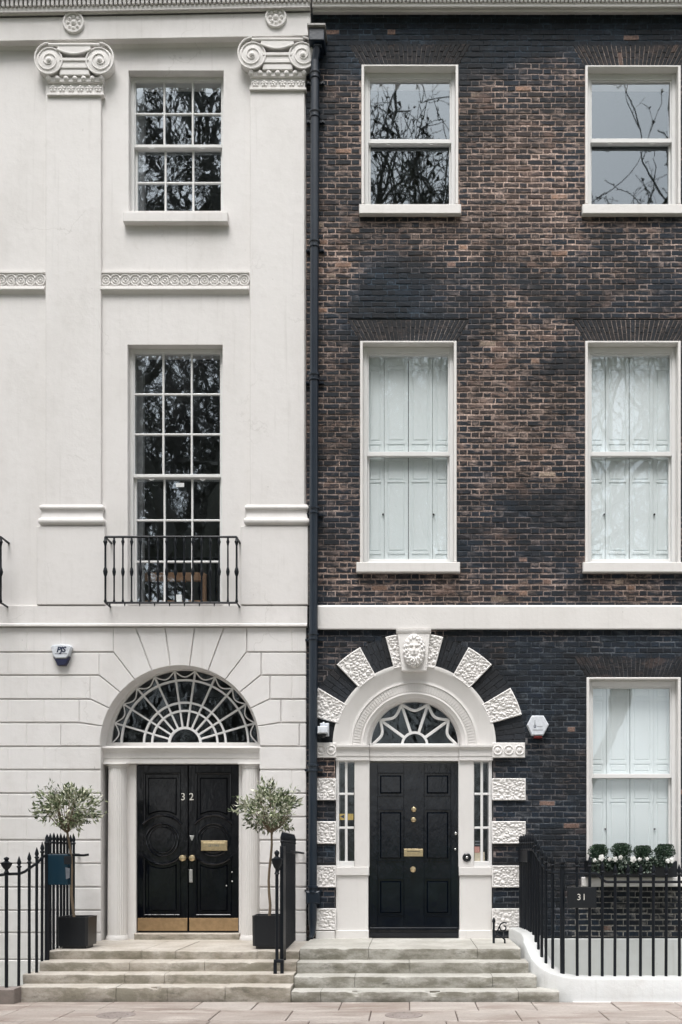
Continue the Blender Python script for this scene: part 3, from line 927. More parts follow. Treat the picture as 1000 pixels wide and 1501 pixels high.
# how much the soot has weathered off to brown brick, in wall metres
blobs = [(765, 240, 105, 120, .75), (700, 330, 170, 45, .45), (495, 390, 40, 60, .6), (505, 210, 35, 90, .3), (770, 430, 90, 50, .05),
         (760, 620, 90, 90, .55), (700, 560, 60, 60, .35), (480, 640, 40, 220, .28), (600, 865, 220, 22, .3), (940, 380, 80, 50, .1),
         (640, 385, 60, 30, .25), (560, 425, 90, 60, -.5), (700, 45, 400, 40, -.7), (600, 82, 130, 25, -.5), (930, 860, 90, 30, .12),
         (860, 1000, 160, 60, -.15), (480, 1130, 40, 40, .3), (800, 760, 90, 60, -.1), (930, 78, 90, 18, -.2), (740, 1010, 200, 60, -.2), (700, 860, 150, 25, .2)]
def brown(x, z):
    px = 600 + x * 105; py = 1255 - (z - EYE) * 105
    b = .29
    for cx, cy, rx, ry, a in blobs:
        q = ((px - cx) / rx) ** 2 + ((py - cy) / ry) ** 2
        if q < 8: b += a * math.exp(-q)
    if py > 900: b -= .10
    b += .30 * mn.noise(Vector((x * 1.1, z * 1.5, 3.1))) + .28 * mn.noise(Vector((x * 3.3, z * 4.5, 7.7)))
    return b
def lerp(a, b, t): t = max(0, min(1, t)); return tuple(p + (q - p) * t for p, q in zip(a, b))
def sm(a, b, t): t = max(0, min(1, (t - a) / (b - a))); return t * t * (3 - 2 * t)
SOOT, SOOT2, BROWN, ROSE, ORANGE, BUFF = (.0012, .0045, .0110), (.004, .0105, .0200), (.024, .017, .017), (.085, .054, .044), (.26, .16, .115), (.24, .19, .15)
def brick_col(x, z):
    b = brown(x, z); r_ = R.gauss(0, .17)
    t = b + r_ - .06
    c = lerp(SOOT, SOOT2, R.random())
    c = lerp(c, BROWN, sm(.45, 1.05, t))
    c = lerp(c, ROSE, sm(.95, 1.45, t))
    if b > .45 and R.random() < .02: c = ORANGE if R.random() < .6 else BUFF
    elif R.random() < .006: c = (.17, .11, .09)
    k = R.uniform(.75, 1.3)
    return tuple(v * k for v in c)
def mortar_col(x, z):
    b = brown(x, z); py = 1255 - (z - EYE) * 105; px = 600 + x * 105
    c = lerp((.034, .052, .072), (.38, .290, .250), sm(.05, .80, b + .08))
    if 1300 < py < 1372 and px > 838: c = (.30, .29, .27)
    elif py > 925 and px > 735: c = lerp(c, (.085, .095, .105), .5)
    k = R.uniform(.75, 1.25)
    return tuple(v * k for v in c)
def brick_geo(m, x0, x1, z0, z1, d=0.0, c=.0038):
    """one hand-made brick: uneven outline, worn arrises stained with mortar"""
    j = lambda s=.0026: R.uniform(-s, s)
    col = m.cur; mc = mortar_col((x0 + x1) / 2, (z0 + z1) / 2)
    ec = lerp(col, mc, R.random() ** 1.3 * .8)
    nm = 2 if x1 - x0 > .15 else (1 if x1 - x0 > .08 else 0)
    xs_ = [x0 + (x1 - x0) * (i + 1) / (nm + 1) for i in range(nm)]
    P = [(x0 + j(), z0 + j())] + [(x + j(.012), z0 + j(.0022)) for x in xs_] + [(x1 + j(), z0 + j()), (x1 + j(), z1 + j())] + [(x + j(.012), z1 + j(.0022)) for x in reversed(xs_)] + [(x0 + j(), z1 + j())]
    n = len(P); cx, cz = (x0 + x1) / 2, (z0 + z1) / 2
    dd = d + R.uniform(-.003, .0025)
    worn = R.uniform(.6, 2.0)
    ins = []
    for a, b in P:
        cc = c * worn * R.uniform(.4, 1.9)
        ex = abs(a - cx) > (x1 - x0) * .4
        ins.append((a - (cc * (1 if a > cx else -1) if ex else 0), b - cc * 1.05 * (1 if b > cz else -1)))
    vs = [(a, -dd + j(.0012), b) for a, b in ins] + [(a, -(dd - c), b) for a, b in P] + [(a, -(d - .018), b) for a, b in P]
    fs = [tuple(range(n))] + [(o + (i + 1) % n, o + i, o + n + i, o + n + (i + 1) % n) for o in (0, n) for i in range(n)]
    o = len(m.c); m.add(vs, fs)
    for i in range(n):
        m.c[o + n + i] = (*ec, m.alpha); m.c[o + 2 * n + i] = (*ec, m.alpha)
        if R.random() < .07: m.c[o + i] = (*lerp(col, mc, .6), m.alpha)

COURSE = .0792
def intervals(z0, z1):
    zc = (z0 + z1) / 2; bl = []
    for (a, b, y0, y1, mt, sl, sh) in bw_defs:
        if Z(y1) < zc < Z(y0): bl.append((X(a) , X(b)))
        if Z(sl[3]) < zc < Z(sl[2]): bl.append((X(sl[0]), X(sl[1])))
        ah = 31 if y0 < 900 else 31
        za, zb = Z(y0), Z(y0 - ah)
        if za < zc < zb:
            sp = .18 * (zc - za) / (zb - za); bl.append((X(a) - sp, X(b) + sp))
    if zc < DCZ + .0:
        bl.append((X(491), X(723)))
        for qa, qb in ((1088, 1110), (1141, 1173), (1204, 1237), (1269, 1301), (1332, 1364)):
            if Z(qb) < zc < Z(qa): bl.append((X(463), X(770)))
    else:
        h = zc - DCZ; ro = 163 * U1
        if h < ro: s_ = sqrt(ro * ro - h * h); bl.append((DCX - s_, DCX + s_))
        if zc < Z(922) and abs(0) == 0 and zc > DCZ + ro: bl.append((X(582), X(631)))
    if Z(922) < zc < Z(888): bl.append((X(464), BX1))
    if zc > Z(16): bl.append((BX0, BX1))
    bl.sort(); out = []; x = BX0
    for a, b in bl:
        if a > x: out.append((x, a))
        x = max(x, b)
    if x < BX1: out.append((x, BX1))
    return out
mort = MB(); pieces = []
z = Z(1373) ; ri = 0
n_rows = int((Z(16) - z) / COURSE) + 1
for ri in range(n_rows):
    z0 = z + ri * COURSE; z1 = z0 + COURSE
    wob = .0025 * mn.noise(Vector((ri * .7, 0, 0)))
    for (a, b) in intervals(z0, z1):
        # Flemish bond from a common origin: stretcher, header, stretcher ...
        mod = .222 + .113; off = (mod / 2 if ri % 2 else 0) + .31
        k0 = int(math.floor((a - off) / mod)) - 1
        x = off + k0 * mod; kind = 0
        while x < b:
            w = .222 if kind == 0 else .113
            if .5 < mn.noise(Vector((x * 2, ri * 1.3, 5))) : w += 0
            xa, xb = max(a, x), min(b, x + w)
            if xb - xa > .035:
                bb = max(0, min(1, brown((xa + xb) / 2, z0))); jz = .0058 + .0042 * bb + R.uniform(0, .002); jx = .0035 + .0022 * bb
                wv = wob + .0065 * mn.noise(Vector((xa * .9, ri * .22, 9.5)))
                pieces.append((xa + jx, xb - jx, z0 + jz + wv, z1 - jz + wv + R.uniform(-.002, .002)))
            x += w; kind ^= 1
        nseg = max(1, int((b - a) / .12))
        for q in range(nseg):
            xa, xb = a + (b - a) * q / nseg, a + (b - a) * (q + 1) / nseg
            mort.cur = mortar_col((xa + xb) / 2, (z0 + z1) / 2); mort.alpha = max(0, min(1, brown((xa + xb) / 2, z0)))
            dd = -.0040 - R.uniform(0, .003)
            mort.add([(xa, -dd, z0), (xb, -dd, z0), (xb, -dd, z1), (xa, -dd, z1)], [(0, 1, 2, 3)])
# brick panels between the quoins beside the door and inside the arch ring are handled by the same rows
mort.obj('mortar', mortar_mat, brickh, kind='stuff')
def seen(p):
    px = 600 + p[0] * 105; py = 1255 - (p[2] - EYE) * 105
    return 470 < px < 988 and 20 < py < 1330 and not (px > 765 and py > 1240)
cand = sorted([p for p in pieces if p[1] - p[0] > .19 and seen(p)], key=lambda p: p[2] + abs(p[0]) * .25)
chosen = set(cand[:300])
rest = MB()
for p in pieces:
    c = brick_col((p[0] + p[1]) / 2, (p[2] + p[3]) / 2)
    al_ = max(0, min(1, brown((p[0] + p[1]) / 2, p[2]) + R.uniform(-.12, .12)))
    if p in chosen:
        b = MB(); b.cur = c; b.alpha = al_; brick_geo(b, *p); b.obj('brick', brick_mat, brickh)
    else:
        rest.cur = c; rest.alpha = al_; brick_geo(rest, *p)
rest.obj('brickwork', brick_mat, brickh, kind='stuff')

# flat gauged arches over the windows
for (a, b, y0, y1, mt, sl, sh) in bw_defs:
    xa, xb = X(a), X(b); za, zb = Z(y0), Z(y0 - 31); n = 25; cxm = (xa + xb) / 2
    bk = MB(); bk.alpha = .3; bk.cur = lerp(lerp(mortar_col(cxm, zb), (.035, .04, .045), .5), (.24, .20, .18), {(530, 95): .4, (858, 96): .95, (528, 500): .65, (858, 500): .8}.get((a, y0), .12))
    bk.prism([(xa - .002, za), (xb + .002, za), (xb + .185, zb), (xa - .185, zb)], -.005, -.014, 0); bk.obj('arch_mortar', mortar_mat, brickh)
    for i in range(n):
        t0, t1 = i / n, (i + 1) / n; g_ = .0055
        lo = (xa + (xb - xa) * t0 + g_, xa + (xb - xa) * t1 - g_)
        hi = (xa - .18 + (xb - xa + .36) * t0 + g_, xa - .18 + (xb - xa + .36) * t1 - g_)
        split = .62 if i % 2 else .38
        for s0, s1 in ((0, split), (split, 1)):
            q = MB(); q.alpha = .4; f = lambda s_, k_: lo[k_] + (hi[k_] - lo[k_]) * s_
            gz = .004
            zA, zB = za + (zb - za) * s0 + (gz if s0 else 0), za + (zb - za) * s1 - gz * .5
            c = brick_col(cxm, zb)
            q.cur = tuple(v * .9 for v in lerp(c, (.022, .02, .02), .35))
            q.prism([(f(s0, 0), zA), (f(s0, 1), zA), (f(s1, 1), zB), (f(s1, 0), zB)], .001 + R.uniform(-.002, .002), -.0135, .003)
            q.obj('arch_brick', brick_mat, brickh)

m = MB(); m.cbox(X(771) - .25, BX1, -.013, .02, LOW, Z(1376), .006); m.obj('plinth', plinth_white, brickh)
# windows
def brick_window(df):
    a, b, y0, y1, mt, sl, sh = df
    x0, x1, zt_, zb = X(a), X(b), Z(y0), Z(y1)
    f = MB()          # painted reveal lining, slightly proud of the brick
    lw = .038
    def wob(x, z): return .004 * mn.noise(Vector((x * 9, z * 9, 1)))
    for xa, xb in ((x0, x0 + lw), (x1 - lw, x1)):
        f.cbox(xa, xb, -.11, .012, zb, zt_, .006)
    f.cbox(x0 + lw, x1 - lw, -.11, .011, zt_ - .028, zt_, .006)
    win = f.obj('window', trim_white, brickh)
    s_ = MB(); s_.cbox(X(sl[0], .06), X(sl[1], .06), -.30, .065, Z(sl[3], .06), Z(sl[2], .06), .008)
    s_.obj('sill', trim_white, win)
    fx0, fx1, fz1, fz0 = x0 + lw, x1 - lw, zt_ - .028, zb + .001
    fw = .055; dd = -.10
    bx = MB(); bx.cbox(fx0, fx0 + fw, -.30, dd, fz0, fz1, .004); bx.cbox(fx1 - fw, fx1, -.30, dd, fz0, fz1, .004)
    bx.cbox(fx0 + fw, fx1 - fw, -.30, dd - .001, fz1 - .085, fz1, .004); bx.cbox(fx0 + fw, fx1 - fw, -.30, dd - .001, fz0, fz0 + .035, .004)
    bx.obj('window_frame', joinery_white, win)
    sx0, sx1 = fx0 + fw, fx1 - fw; zm = Z(mt, dd)
    sg0, sg1 = fz0 + .035, fz1 - .085
    gm = glass_shuttered if sh else glass_clear
    grid_sash(win, sx0, sx1, zm - .035, sg1, dd - .014, 1, 1, .022, .018, .060, .02, gm, .0015)
    g1 = grid_sash(win, sx0, sx1, sg0, zm + .02, dd - .066, 1, 1, .028, .04, .055 if not sh else .06, .02, gm, .0015)
    for q in (-.3, .3):
        m = MB(); cx = (sx0 + sx1) / 2 + q
        m.tube([(cx + .03 * cos(t_), .125, zm - .035 + .014 * sin(t_)) for t_ in [pi + pi * i / 6 for i in range(7)]], .005, 6); m.obj('sash_lift', joinery_white, win)
    if sh:
        # panelled shutters folded across behind the glass: four leaves
        for half, (za, zb_) in enumerate(((fz0 + .02, zm - .006), (zm + .006, fz1))):
            W = sx1 - sx0 + .06; x_ = sx0 - .03; ws = [.22, .28, .28, .22]
            for li, wf in enumerate(ws):
                w = W * wf; s0, s1 = x_ + (.0045 if li == 2 else .002), x_ + w - (.0045 if li == 1 else .002); x_ += w
                l_ = MB(); D = -.215 - (.012 if li in (0, 3) else 0)
                l_.cbox(s0, s1, D - .03, D - .010, za, zb_, .002)
                st = .045; zs = [za + .12, za + .12 + (zb_ - za) * .62, zb_ - .10] if half == 0 else [za + .18, za + .24, zb_ - .26, zb_ - .20]
                l_.cbox(s0, s0 + st, D - .0105, D, za, zb_, .003); l_.cbox(s1 - st, s1, D - .0105, D, za, zb_, .003)
                rails = [(za, za + .06), (za + .17, za + .215), (zb_ - .26, zb_ - .215), (zb_ - .05, zb_)] if half else [(za, za + .08), (za + .165, za + .20), (zb_ - .36, zb_ - .33), (zb_ - .04, zb_)]
                for ra, rb in rails: l_.cbox(s0 + st, s1 - st, D - .0105, D - .0006, ra, rb, .003)
                for (pa, pb) in zip([r_[1] for r_ in rails[:-1]], [r_[0] for r_ in rails[1:]]):
                    if pb - pa > .10: l_.cbox(s0 + st + .018, s1 - st - .018, D - .0105, D - .003, pa + .018, pb - .018, .006)
                sho = l_.obj('shutter', shutter_paint, win)
                if half == 0 and li in (1, 2) and True:
                    m = MB(); kx = s0 - .02 if li == 1 else s1 + .02
                    m.lathe((kx, -D - .0, za + (zb_ - za) * .47), [(.012, -.01), (.012, .012), (.006, .02), (.001, .022)], 10, 'y'); m.obj('shutter_knob', pot_black, win)
    return win
for df in bw_defs: brick_window(df)

# band course and cornice
m = MB()
m.run([(-.01, Z(922.5)), (.045, Z(922.5, .05)), (.05, Z(921, .05)), (.05, Z(889.5, .05)), (.042, Z(888, .05)), (-.01, Z(886.5))], X(464.5), BX1)
m.obj('band_course', trim_white, brickh)
m = MB()
xa, xb = X(457, .2), BX1
m.run([(-.01, Z(21)), (.07, Z(17.3, .07)), (.085, Z(15, .085)), (.085, Z(12.5, .085)), (.13, Z(11, .13)), (.145, Z(9, .145)), (.145, Z(4.6, .145)), (-.01, Z(4.6, .145))], xa, xb)
zd = Z(4.6, .145)
m.run([(-.01, zd + .0005), (.125, zd + .001), (.125, zd + .12), (-.01, zd + .12)], xa, xb)
m.run([(-.01, zd + .1205), (.24, zd + .121), (.32, zd + .28), (-.01, zd + .28)], xa, xb)
corn2 = m.obj('cornice', trim_white, brickh)
x_ = xa + .02
while x_ < xb - .05:
    dn = MB(); dn.box(x_, x_ + .034, .126, .170, zd + .004, zd + .118); dn.obj('dentil', trim_white, corn2); x_ += .056

# vermiculated (worm-eaten) quoins and voussoirs
def vermic(p):
    q = Vector((p[0] * 17, p[1] * 25, 4.2))
    q = q + mn.noise_vector(q * .9) * .40
    dist = mn.voronoi(q)[0]
    e = sm(.0, .38, dist[1] - dist[0]); return e * .8 + .2 * e * mn.noise(q * 2.1)
def rustic(mapf, nu, nv, d, depth, name, parent):
    vs = []; fs = []
    for j in range(nv + 1):
        for i in range(nu + 1):
            u, v = i / nu, j / nv; x_, z_ = mapf(u, v)
            e = min(u * nu, (1 - u) * nu, v * nv, (1 - v) * nv)
            h = depth * vermic((x_, z_)) if e > 2.5 else depth * .75
            if e < 1: h = depth * .4
            vs.append((x_, -(d + h), z_))
    W = nu + 1
    for j in range(nv):
        for i in range(nu): fs.append((j * W + i, j * W + i + 1, (j + 1) * W + i + 1, (j + 1) * W + i))
    rim = [i for i in range(W)] + [j * W + nu for j in range(1, nv + 1)] + [nv * W + i for i in range(nu - 1, -1, -1)] + [j * W for j in range(nv - 1, 0, -1)]
    o = len(vs)
    for r_ in rim: vs.append((vs[r_][0], .010, vs[r_][2]))
    for k_ in range(len(rim)):
        k2 = (k_ + 1) % len(rim); fs.append((rim[k2], rim[k_], o + k_, o + k2))
    m = MB(); m.add(vs, fs); return m.obj(name, carved_white, parent, True)
def rect_map(x0, x1, z0, z1): return lambda u, v: (x0 + (x1 - x0) * u, z0 + (z1 - z0) * v)
for y0, y1 in ((1141, 1173), (1204, 1237), (1269, 1301), (1332, 1364)):
    for a, b in ((463, 492.5), (721.5, 771)):
        rustic(rect_map(X(a, .04), X(b, .04), Z(y1, .04), Z(y0, .04)), 40 if a < 500 else 62, 40, .014, .021, 'quoin_block', brickh)
for a, b in ((463, 493), (722, 770)):
    m = MB(); x0, x1, z0, z1 = X(a, .05), X(b, .05), Z(1110.5, .05), Z(1088.5, .05)
    m.cbox(x0, x1, -.01, .045, z0, z1, .008)
    q = m.obj('impost_block', carved_white, brickh)
    n = 2 if a < 500 else 3; pad = .0
    for i in range(n):
        c = MB(); cx = x0 + (x1 - x0) * (i + .5) / n; r_ = .062
        c.tube([(cx + r_ * cos(t_), -.047, (z0 + z1) / 2 + r_ * sin(t_)) for t_ in [2 * pi * k_ / 20 for k_ in range(20)]], .009, 6, closed=True)
        c.lathe((cx, -.045, (z0 + z1) / 2), [(.035, 0), (.03, .010), (.012, .014), (.002, .015)], 10, 'y')
        c.obj('guilloche_ring', carved_white, q, True)
RI, RO = 115 * U1, 163.5 * U1
def wedge_map(a0, a1, r0, r1):
    return lambda u, v: (DCX + (r0 + (r1 - r0) * v) * cos(a1 + (a0 - a1) * u), DCZ + (r0 + (r1 - r0) * v) * sin(a1 + (a0 - a1) * u))
for a0, a1 in ((15.8, 30.8), (46, 61), (75, 90.5), (89.5, 105), (119, 134), (149.2, 164.2)):
    A0, A1 = radians(a0), radians(a1)
    if a0 in (75, 89.5):
        A0, A1 = (radians(75), radians(84)) if a0 == 75 else (radians(96), radians(105))
    if a0 == 149.2:      # trimmed by the party line and pipe
        f0 = wedge_map(A0, A1, RI, RO)
        lim = X(463, .04)
        rustic(lambda u, v: (max(f0(u, v)[0], lim + .0005 * v), f0(u, v)[1]), 40, 62, .020, .022, 'rusticated_voussoir', brickh)
        continue
    n_u = 48 if a0 not in (75, 89.5) else 30
    rustic(wedge_map(A0, A1, RI, RO), n_u, 62, .020, .022, 'rusticated_voussoir', brickh)
# rubbed brick voussoirs between them
bkm = MB(); bkm.alpha = .2; bkm.cur = (.05, .05, .055)
bkm.sector(DCX, DCZ, RI - .03, RO + .0, 0, pi, -.0075, -.0138, 60); bkm.obj('arch_mortar', mortar_mat, brickh)
for a0, a1 in ((0, 15.8), (30.8, 46), (61, 75), (105, 119), (134, 149.2), (164.2, 180)):
    n = 5
    for i in range(n):
        A0 = radians(a0 + (a1 - a0) * i / n); A1 = radians(a0 + (a1 - a0) * (i + 1) / n)
        sp = .5 + (.15 if i % 2 else -.15)
        for r0, r1 in ((RI, RI + (RO - RI) * sp), (RI + (RO - RI) * sp + .006, RO - .004)):
            g_ = .0035 / r1
            if DCX + r0 * cos((A0 + A1) / 2) < X(458): continue
            b = MB(); b.alpha = .15; c = brick_col(DCX + r1 * cos(A0), DCZ + r1 * sin(A0)); b.cur = lerp(c, (.022, .024, .028), .6)
            b.prism([(DCX + r0 * cos(A0 + g_), DCZ + r0 * sin(A0 + g_)), (DCX + r1 * cos(A0 + g_), DCZ + r1 * sin(A0 + g_)), (DCX + r1 * cos(A1 - g_), DCZ + r1 * sin(A1 - g_)), (DCX + r0 * cos(A1 - g_), DCZ + r0 * sin(A1 - g_))], R.uniform(-.002, .002), -.0135, .003)
            b.obj('arch_brick', brick_mat, brickh)
# keystone with bearded head
m = MB()
m.prism([(X(589.3, .08), Z(983.5, .08)), (X(625.5, .08), Z(983.5, .08)), (X(631, .08), Z(924, .08)), (X(582, .08), Z(924, .08))], .080, -.01, .008)
m.run([(-.005, Z(927, .1)), (.09, Z(927, .1)), (.10, Z(924, .1)), (.10, Z(922.8, .1)), (-.005, Z(922.8, .1))], X(581, .1), X(632, .1))
key = m.obj('keystone', carved_white, brickh)
def gs(x, z, cx, cz, sx, sz): return math.exp(-((x - cx) / sx) ** 2 - ((z - cz) / sz) ** 2)
def head_h(x, z):      # x -1..1, z -1..1 over an ellipse
    e = sqrt(max(0, 1 - x * x * .98 - z * z * .9))
    h = .58 * e ** .8
    face = gs(x, z, 0, .12, .52, .62)
    # hair and beard curls round the rim
    rr = sqrt(x * x * 1.25 + (z - .08) ** 2)
    curl = sm(.50, .68, rr) * (1 - sm(.95, 1.02, sqrt(x * x + z * z)))
    h += curl * (.12 + .10 * sin(17 * math.atan2(z, x) + 9 * rr) * sin(14 * rr))
    h += .20 * gs(x, z, 0, .02, .10, .20) + .10 * gs(x, z, 0, -.10, .14, .08)      # nose
    h += .11 * gs(x, z, .24, .27, .20, .06) + .11 * gs(x, z, -.24, .27, .20, .06)  # brows
    h -= .16 * gs(x, z, .23, .14, .12, .075) + .16 * gs(x, z, -.23, .14, .12, .075)  # eye sockets
    h += .07 * gs(x, z, .23, .13, .07, .035) + .07 * gs(x, z, -.23, .13, .07, .035)  # eyes
    h += .09 * gs(x, z, .30, -.06, .13, .12) + .09 * gs(x, z, -.30, -.06, .13, .12)  # cheeks
    h += .12 * gs(x, z, .13, -.24, .13, .05) + .12 * gs(x, z, -.13, -.24, .13, .05)  # moustache
    h -= .12 * gs(x, z, 0, -.33, .12, .035)                                           # mouth
    if z < -.30: h += sm(-.30, -.5, z) * (.10 + .09 * sin(22 * x + 4 * sin(9 * z)) * cos(12 * z)) * (1 - abs(x) * .6)
    return max(0, h)
vs = []; fs = []; N = 54; hx, hz = .155, .235; cx0, cz0 = X(607.2, .1), Z(954, .1)
for j in range(N + 1):
    for i in range(N + 1):
        u, v = -1 + 2 * i / N, -1 + 2 * j / N
        vs.append((cx0 + hx * u, -.076 - .135 * head_h(u, v) * (1 if u * u + v * v < 1 else 0), cz0 + hz * v))
for j in range(N):
    for i in range(N):
        u, v = -1 + 2 * (i + .5) / N, -1 + 2 * (j + .5) / N
        if u * u + v * v < 1.0: fs.append((j * (N + 1) + i, j * (N + 1) + i + 1, (j + 1) * (N + 1) + i + 1, (j + 1) * (N + 1) + i))
m = MB(); m.add(vs, fs); m.obj('carved_head', carved_white, key, True)

# door surround no. 31: coved arch with a dentilled band
m = MB()
prof = [(119.5, -.01), (119.5, .026), (116, .032), (113, .022), (97, -.030), (94, -.034), (92.5, -.026), (91.5, -.026), (91.2, -.040), (78.5, -.046), (78.2, -.030), (76, -.026), (73, -.045), (70.5, -.055), (68.5, -.10), (67.5, -.15), (66.2, -.15), (66.2, -.22)]
m.arcprof(DCX, DCZ, [(r_ * U1, d) for r_, d in prof], 0, pi, 72)
arch = m.obj('door_arch', surround_white, brickh, 'auto')
NB = 64
for i in range(NB):
    a0 = pi * (i + .18) / NB; a1 = pi * (i + .72) / NB
    b = MB(); b.sector(DCX, DCZ, 80 * U1, 90 * U1, a0, a1, -.034, -.046, 1); b.obj('bead', surround_white, arch)
LAND_R = .53
dD = -.12
m = MB()
# transom entablature with breaks over the pilasters
zt0, zt1 = Z(1114.5, .02), Z(1092.5, .02)
def transom(xa, xb, dd): m.run([(-.30, zt0), (dd, zt0), (dd, zt0 + .06), (dd + .008, zt0 + .062), (dd + .008, zt0 + .15), (dd + .03, zt0 + .17), (dd + .045, zt0 + .185), (dd + .045, zt1), (-.30, zt1)], xa, xb)
transom(X(492), X(541.5), .0); transom(X(542), X(673), -.045); transom(X(673.5), X(723), .0)
m.obj('transom', surround_white, brickh)
for a, b in ((519.5, 541.5), (672.5, 695)):
    m = MB()
    m.cbox(X(a), X(b), -.30, -.03, Z(1271), zt0, .006)
    m.obj('pilaster', surround_white, brickh)
for a, b, c0, c1 in ((492, 519.5, 496.6, 519.0), (695, 722, 695.5, 717)):
    m = MB()
    m.cbox(X(a), X(c0), -.30, -.045, Z(1271), zt0, .005)
    m.cbox(X(c0), X(c1), -.30, -.046, Z(1271), Z(1262.5), .004); m.cbox(X(c0), X(c1), -.30, -.046, Z(1116.5), zt0, .004)
    if c1 < b - 1: m.cbox(X(c1), X(b), -.30, -.045, Z(1271), zt0, .005)
    sl_ = m.obj('sidelight', joinery_white, brickh)
    gx0, gx1, gz0, gz1 = X(c0, -.08), X(c1, -.08), Z(1262.5, -.08), Z(1116.5, -.08)
    cxm = (gx0 + gx1) / 2
    q = MB(); q.cbox(cxm - .018, cxm + .018, -.10, -.058, gz0, gz1, .005); q.obj('glazing_bar', joinery_white, sl_)
    for y_ in (1164, 1213.5):
        zz = Z(y_, -.08); q = MB(); q.cbox(gx0, gx1, -.10, -.062, zz - .016, zz + .016, .005); q.obj('glazing_bar', joinery_white, sl_)
    zz = [gz0, Z(1213.5, -.08), Z(1164, -.08), gz1]
    for i in range(3):
        for xa_, xb_ in ((gx0, cxm), (cxm, gx1)): pane(xa_, xb_, zz[i], zz[i + 1], -.082, glass_dark, sl_, .0015)
    if a < 600:
        q = MB(); q.box(gx0 + .01, gx1 - .01, -.095, -.093, Z(1202, -.09), Z(1193, -.09)); q.obj('notice', paper_yellow, sl_)
        q = MB(); xx, z_ = X(500, -.09), Z(1197, -.09); q.prism([(xx - .012, z_), (xx + .045, z_ - .028), (xx + .045, z_ + .028)], -.091, -.0925); q.obj('arrow_mark', ink_navy, sl_)
    else:
        q = MB(); q.box(gx0 + .002, gx0 + .075, -.095, -.093, Z(1250, -.09), Z(1241, -.09)); q.obj('notice', paper_pink, sl_)
        q = MB(); q.box(gx0 + .002, gx0 + .145, -.098, -.096, Z(1262.5, -.09), Z(1249, -.09)); q.obj('notice', paper_cream, sl_)
        for y_ in (1233.5, 1238):
            q = MB(); q.box(gx0 + .01, cxm - .02, -.095, -.093, Z(y_ + 1, -.09), Z(y_ - 1, -.09)); q.obj('notice_line', ink_grey, sl_)
# pedestals
for a, b in ((491, 541), (673, 723)):
    m = MB()
    m.cbox(X(a), X(b), -.30, -.012, Z(1283.5), Z(1271), .006)
    m.cbox(X(a) + .01, X(b) - .012, -.30, -.035, LAND_R - .01, Z(1283.5) - .001, .006)
    m.cbox(X(a), X(b) - .004, -.30, -.010, LAND_R - .01, Z(1364), .006)
    m.obj('door_pedestal', surround_white, brickh)
m = MB(); m.cbox(X(463), X(491) - .001, -.05, .03, LAND_R - .01, Z(1365), .008)
m.obj('base_block', surround_white, brickh)
# fanlight 31
FD2 = -.17; S2 = (DIST - FD2) / FPX; fx, fz = X(608, FD2), Z(1092.2, FD2)
m = MB(); m.arcprof(fx, fz, [(63.5 * S2, -.20), (63.5 * S2, -.155), (66.8 * S2, -.15), (69 * S2, -.15)], 0, pi, 48)
m.cbox(fx - .66, fx + .66, -.24, -.15, fz - .02, fz + .02, .004)
fan2 = m.obj('fanlight', joinery_white, brickh, 'auto')
b = MB(); b.sector(fx, fz, 16.5 * S2, 20 * S2, 0, pi, FD2 + .012, FD2 - .03, 24); b.obj('curved_bar', joinery_white, fan2)
bw2 = .040
for i in range(1, 5):
    a = pi * i / 5; ux, uz = cos(a), sin(a); nx, nz = -uz, ux; r0, r1 = 19 * S2, 64.5 * S2
    b = MB(); b.prism([(fx + ux * r0 - nx * bw2 / 2, fz + uz * r0 - nz * bw2 / 2), (fx + ux * r1 - nx * bw2 / 2, fz + uz * r1 - nz * bw2 / 2),
             (fx + ux * r1 + nx * bw2 / 2, fz + uz * r1 + nz * bw2 / 2), (fx + ux * r0 + nx * bw2 / 2, fz + uz * r0 + nz * bw2 / 2)], FD2 + .008, FD2 - .03, .006)
    b.obj('glazing_bar', joinery_white, fan2)
for i in range(5):
    a0, a1 = pi * i / 5, pi * (i + 1) / 5; pts = []
    for q in range(13):
        t_ = q / 12; a = a0 + (a1 - a0) * t_
        if i == 0: t2 = t_; r_ = 62 - 11.5 * sin(pi * t_)
        r_ = 62 - 11.5 * sin(pi * t_)
        pts.append((fx + r_ * S2 * cos(a), -FD2 - .004, fz + r_ * S2 * sin(a)))
    b = MB(); b.tube(pts, .021, 8); b.obj('lunette_bar', joinery_white, fan2, True)
    for r0, r1 in ((19, 52), (52, 66)):
        g_ = MB(); g_.add([(fx + r_ * S2 * cos(a), -FD2 + .018, fz + r_ * S2 * sin(a)) for r_, a in [(r0, a0)] + [(r1, a0 + (a1 - a0) * q / 4) for q in range(5)] + [(r0, a1)]], [tuple(range(7))]); g_.obj('pane', glass_dark, fan2)
g_ = MB(); g_.add([(fx + 19 * S2 * cos(pi * i / 12), -FD2 + .018, fz + 19 * S2 * sin(pi * i / 12)) for i in range(13)], [tuple(range(13))]); g_.obj('pane', glass_dark, fan2)
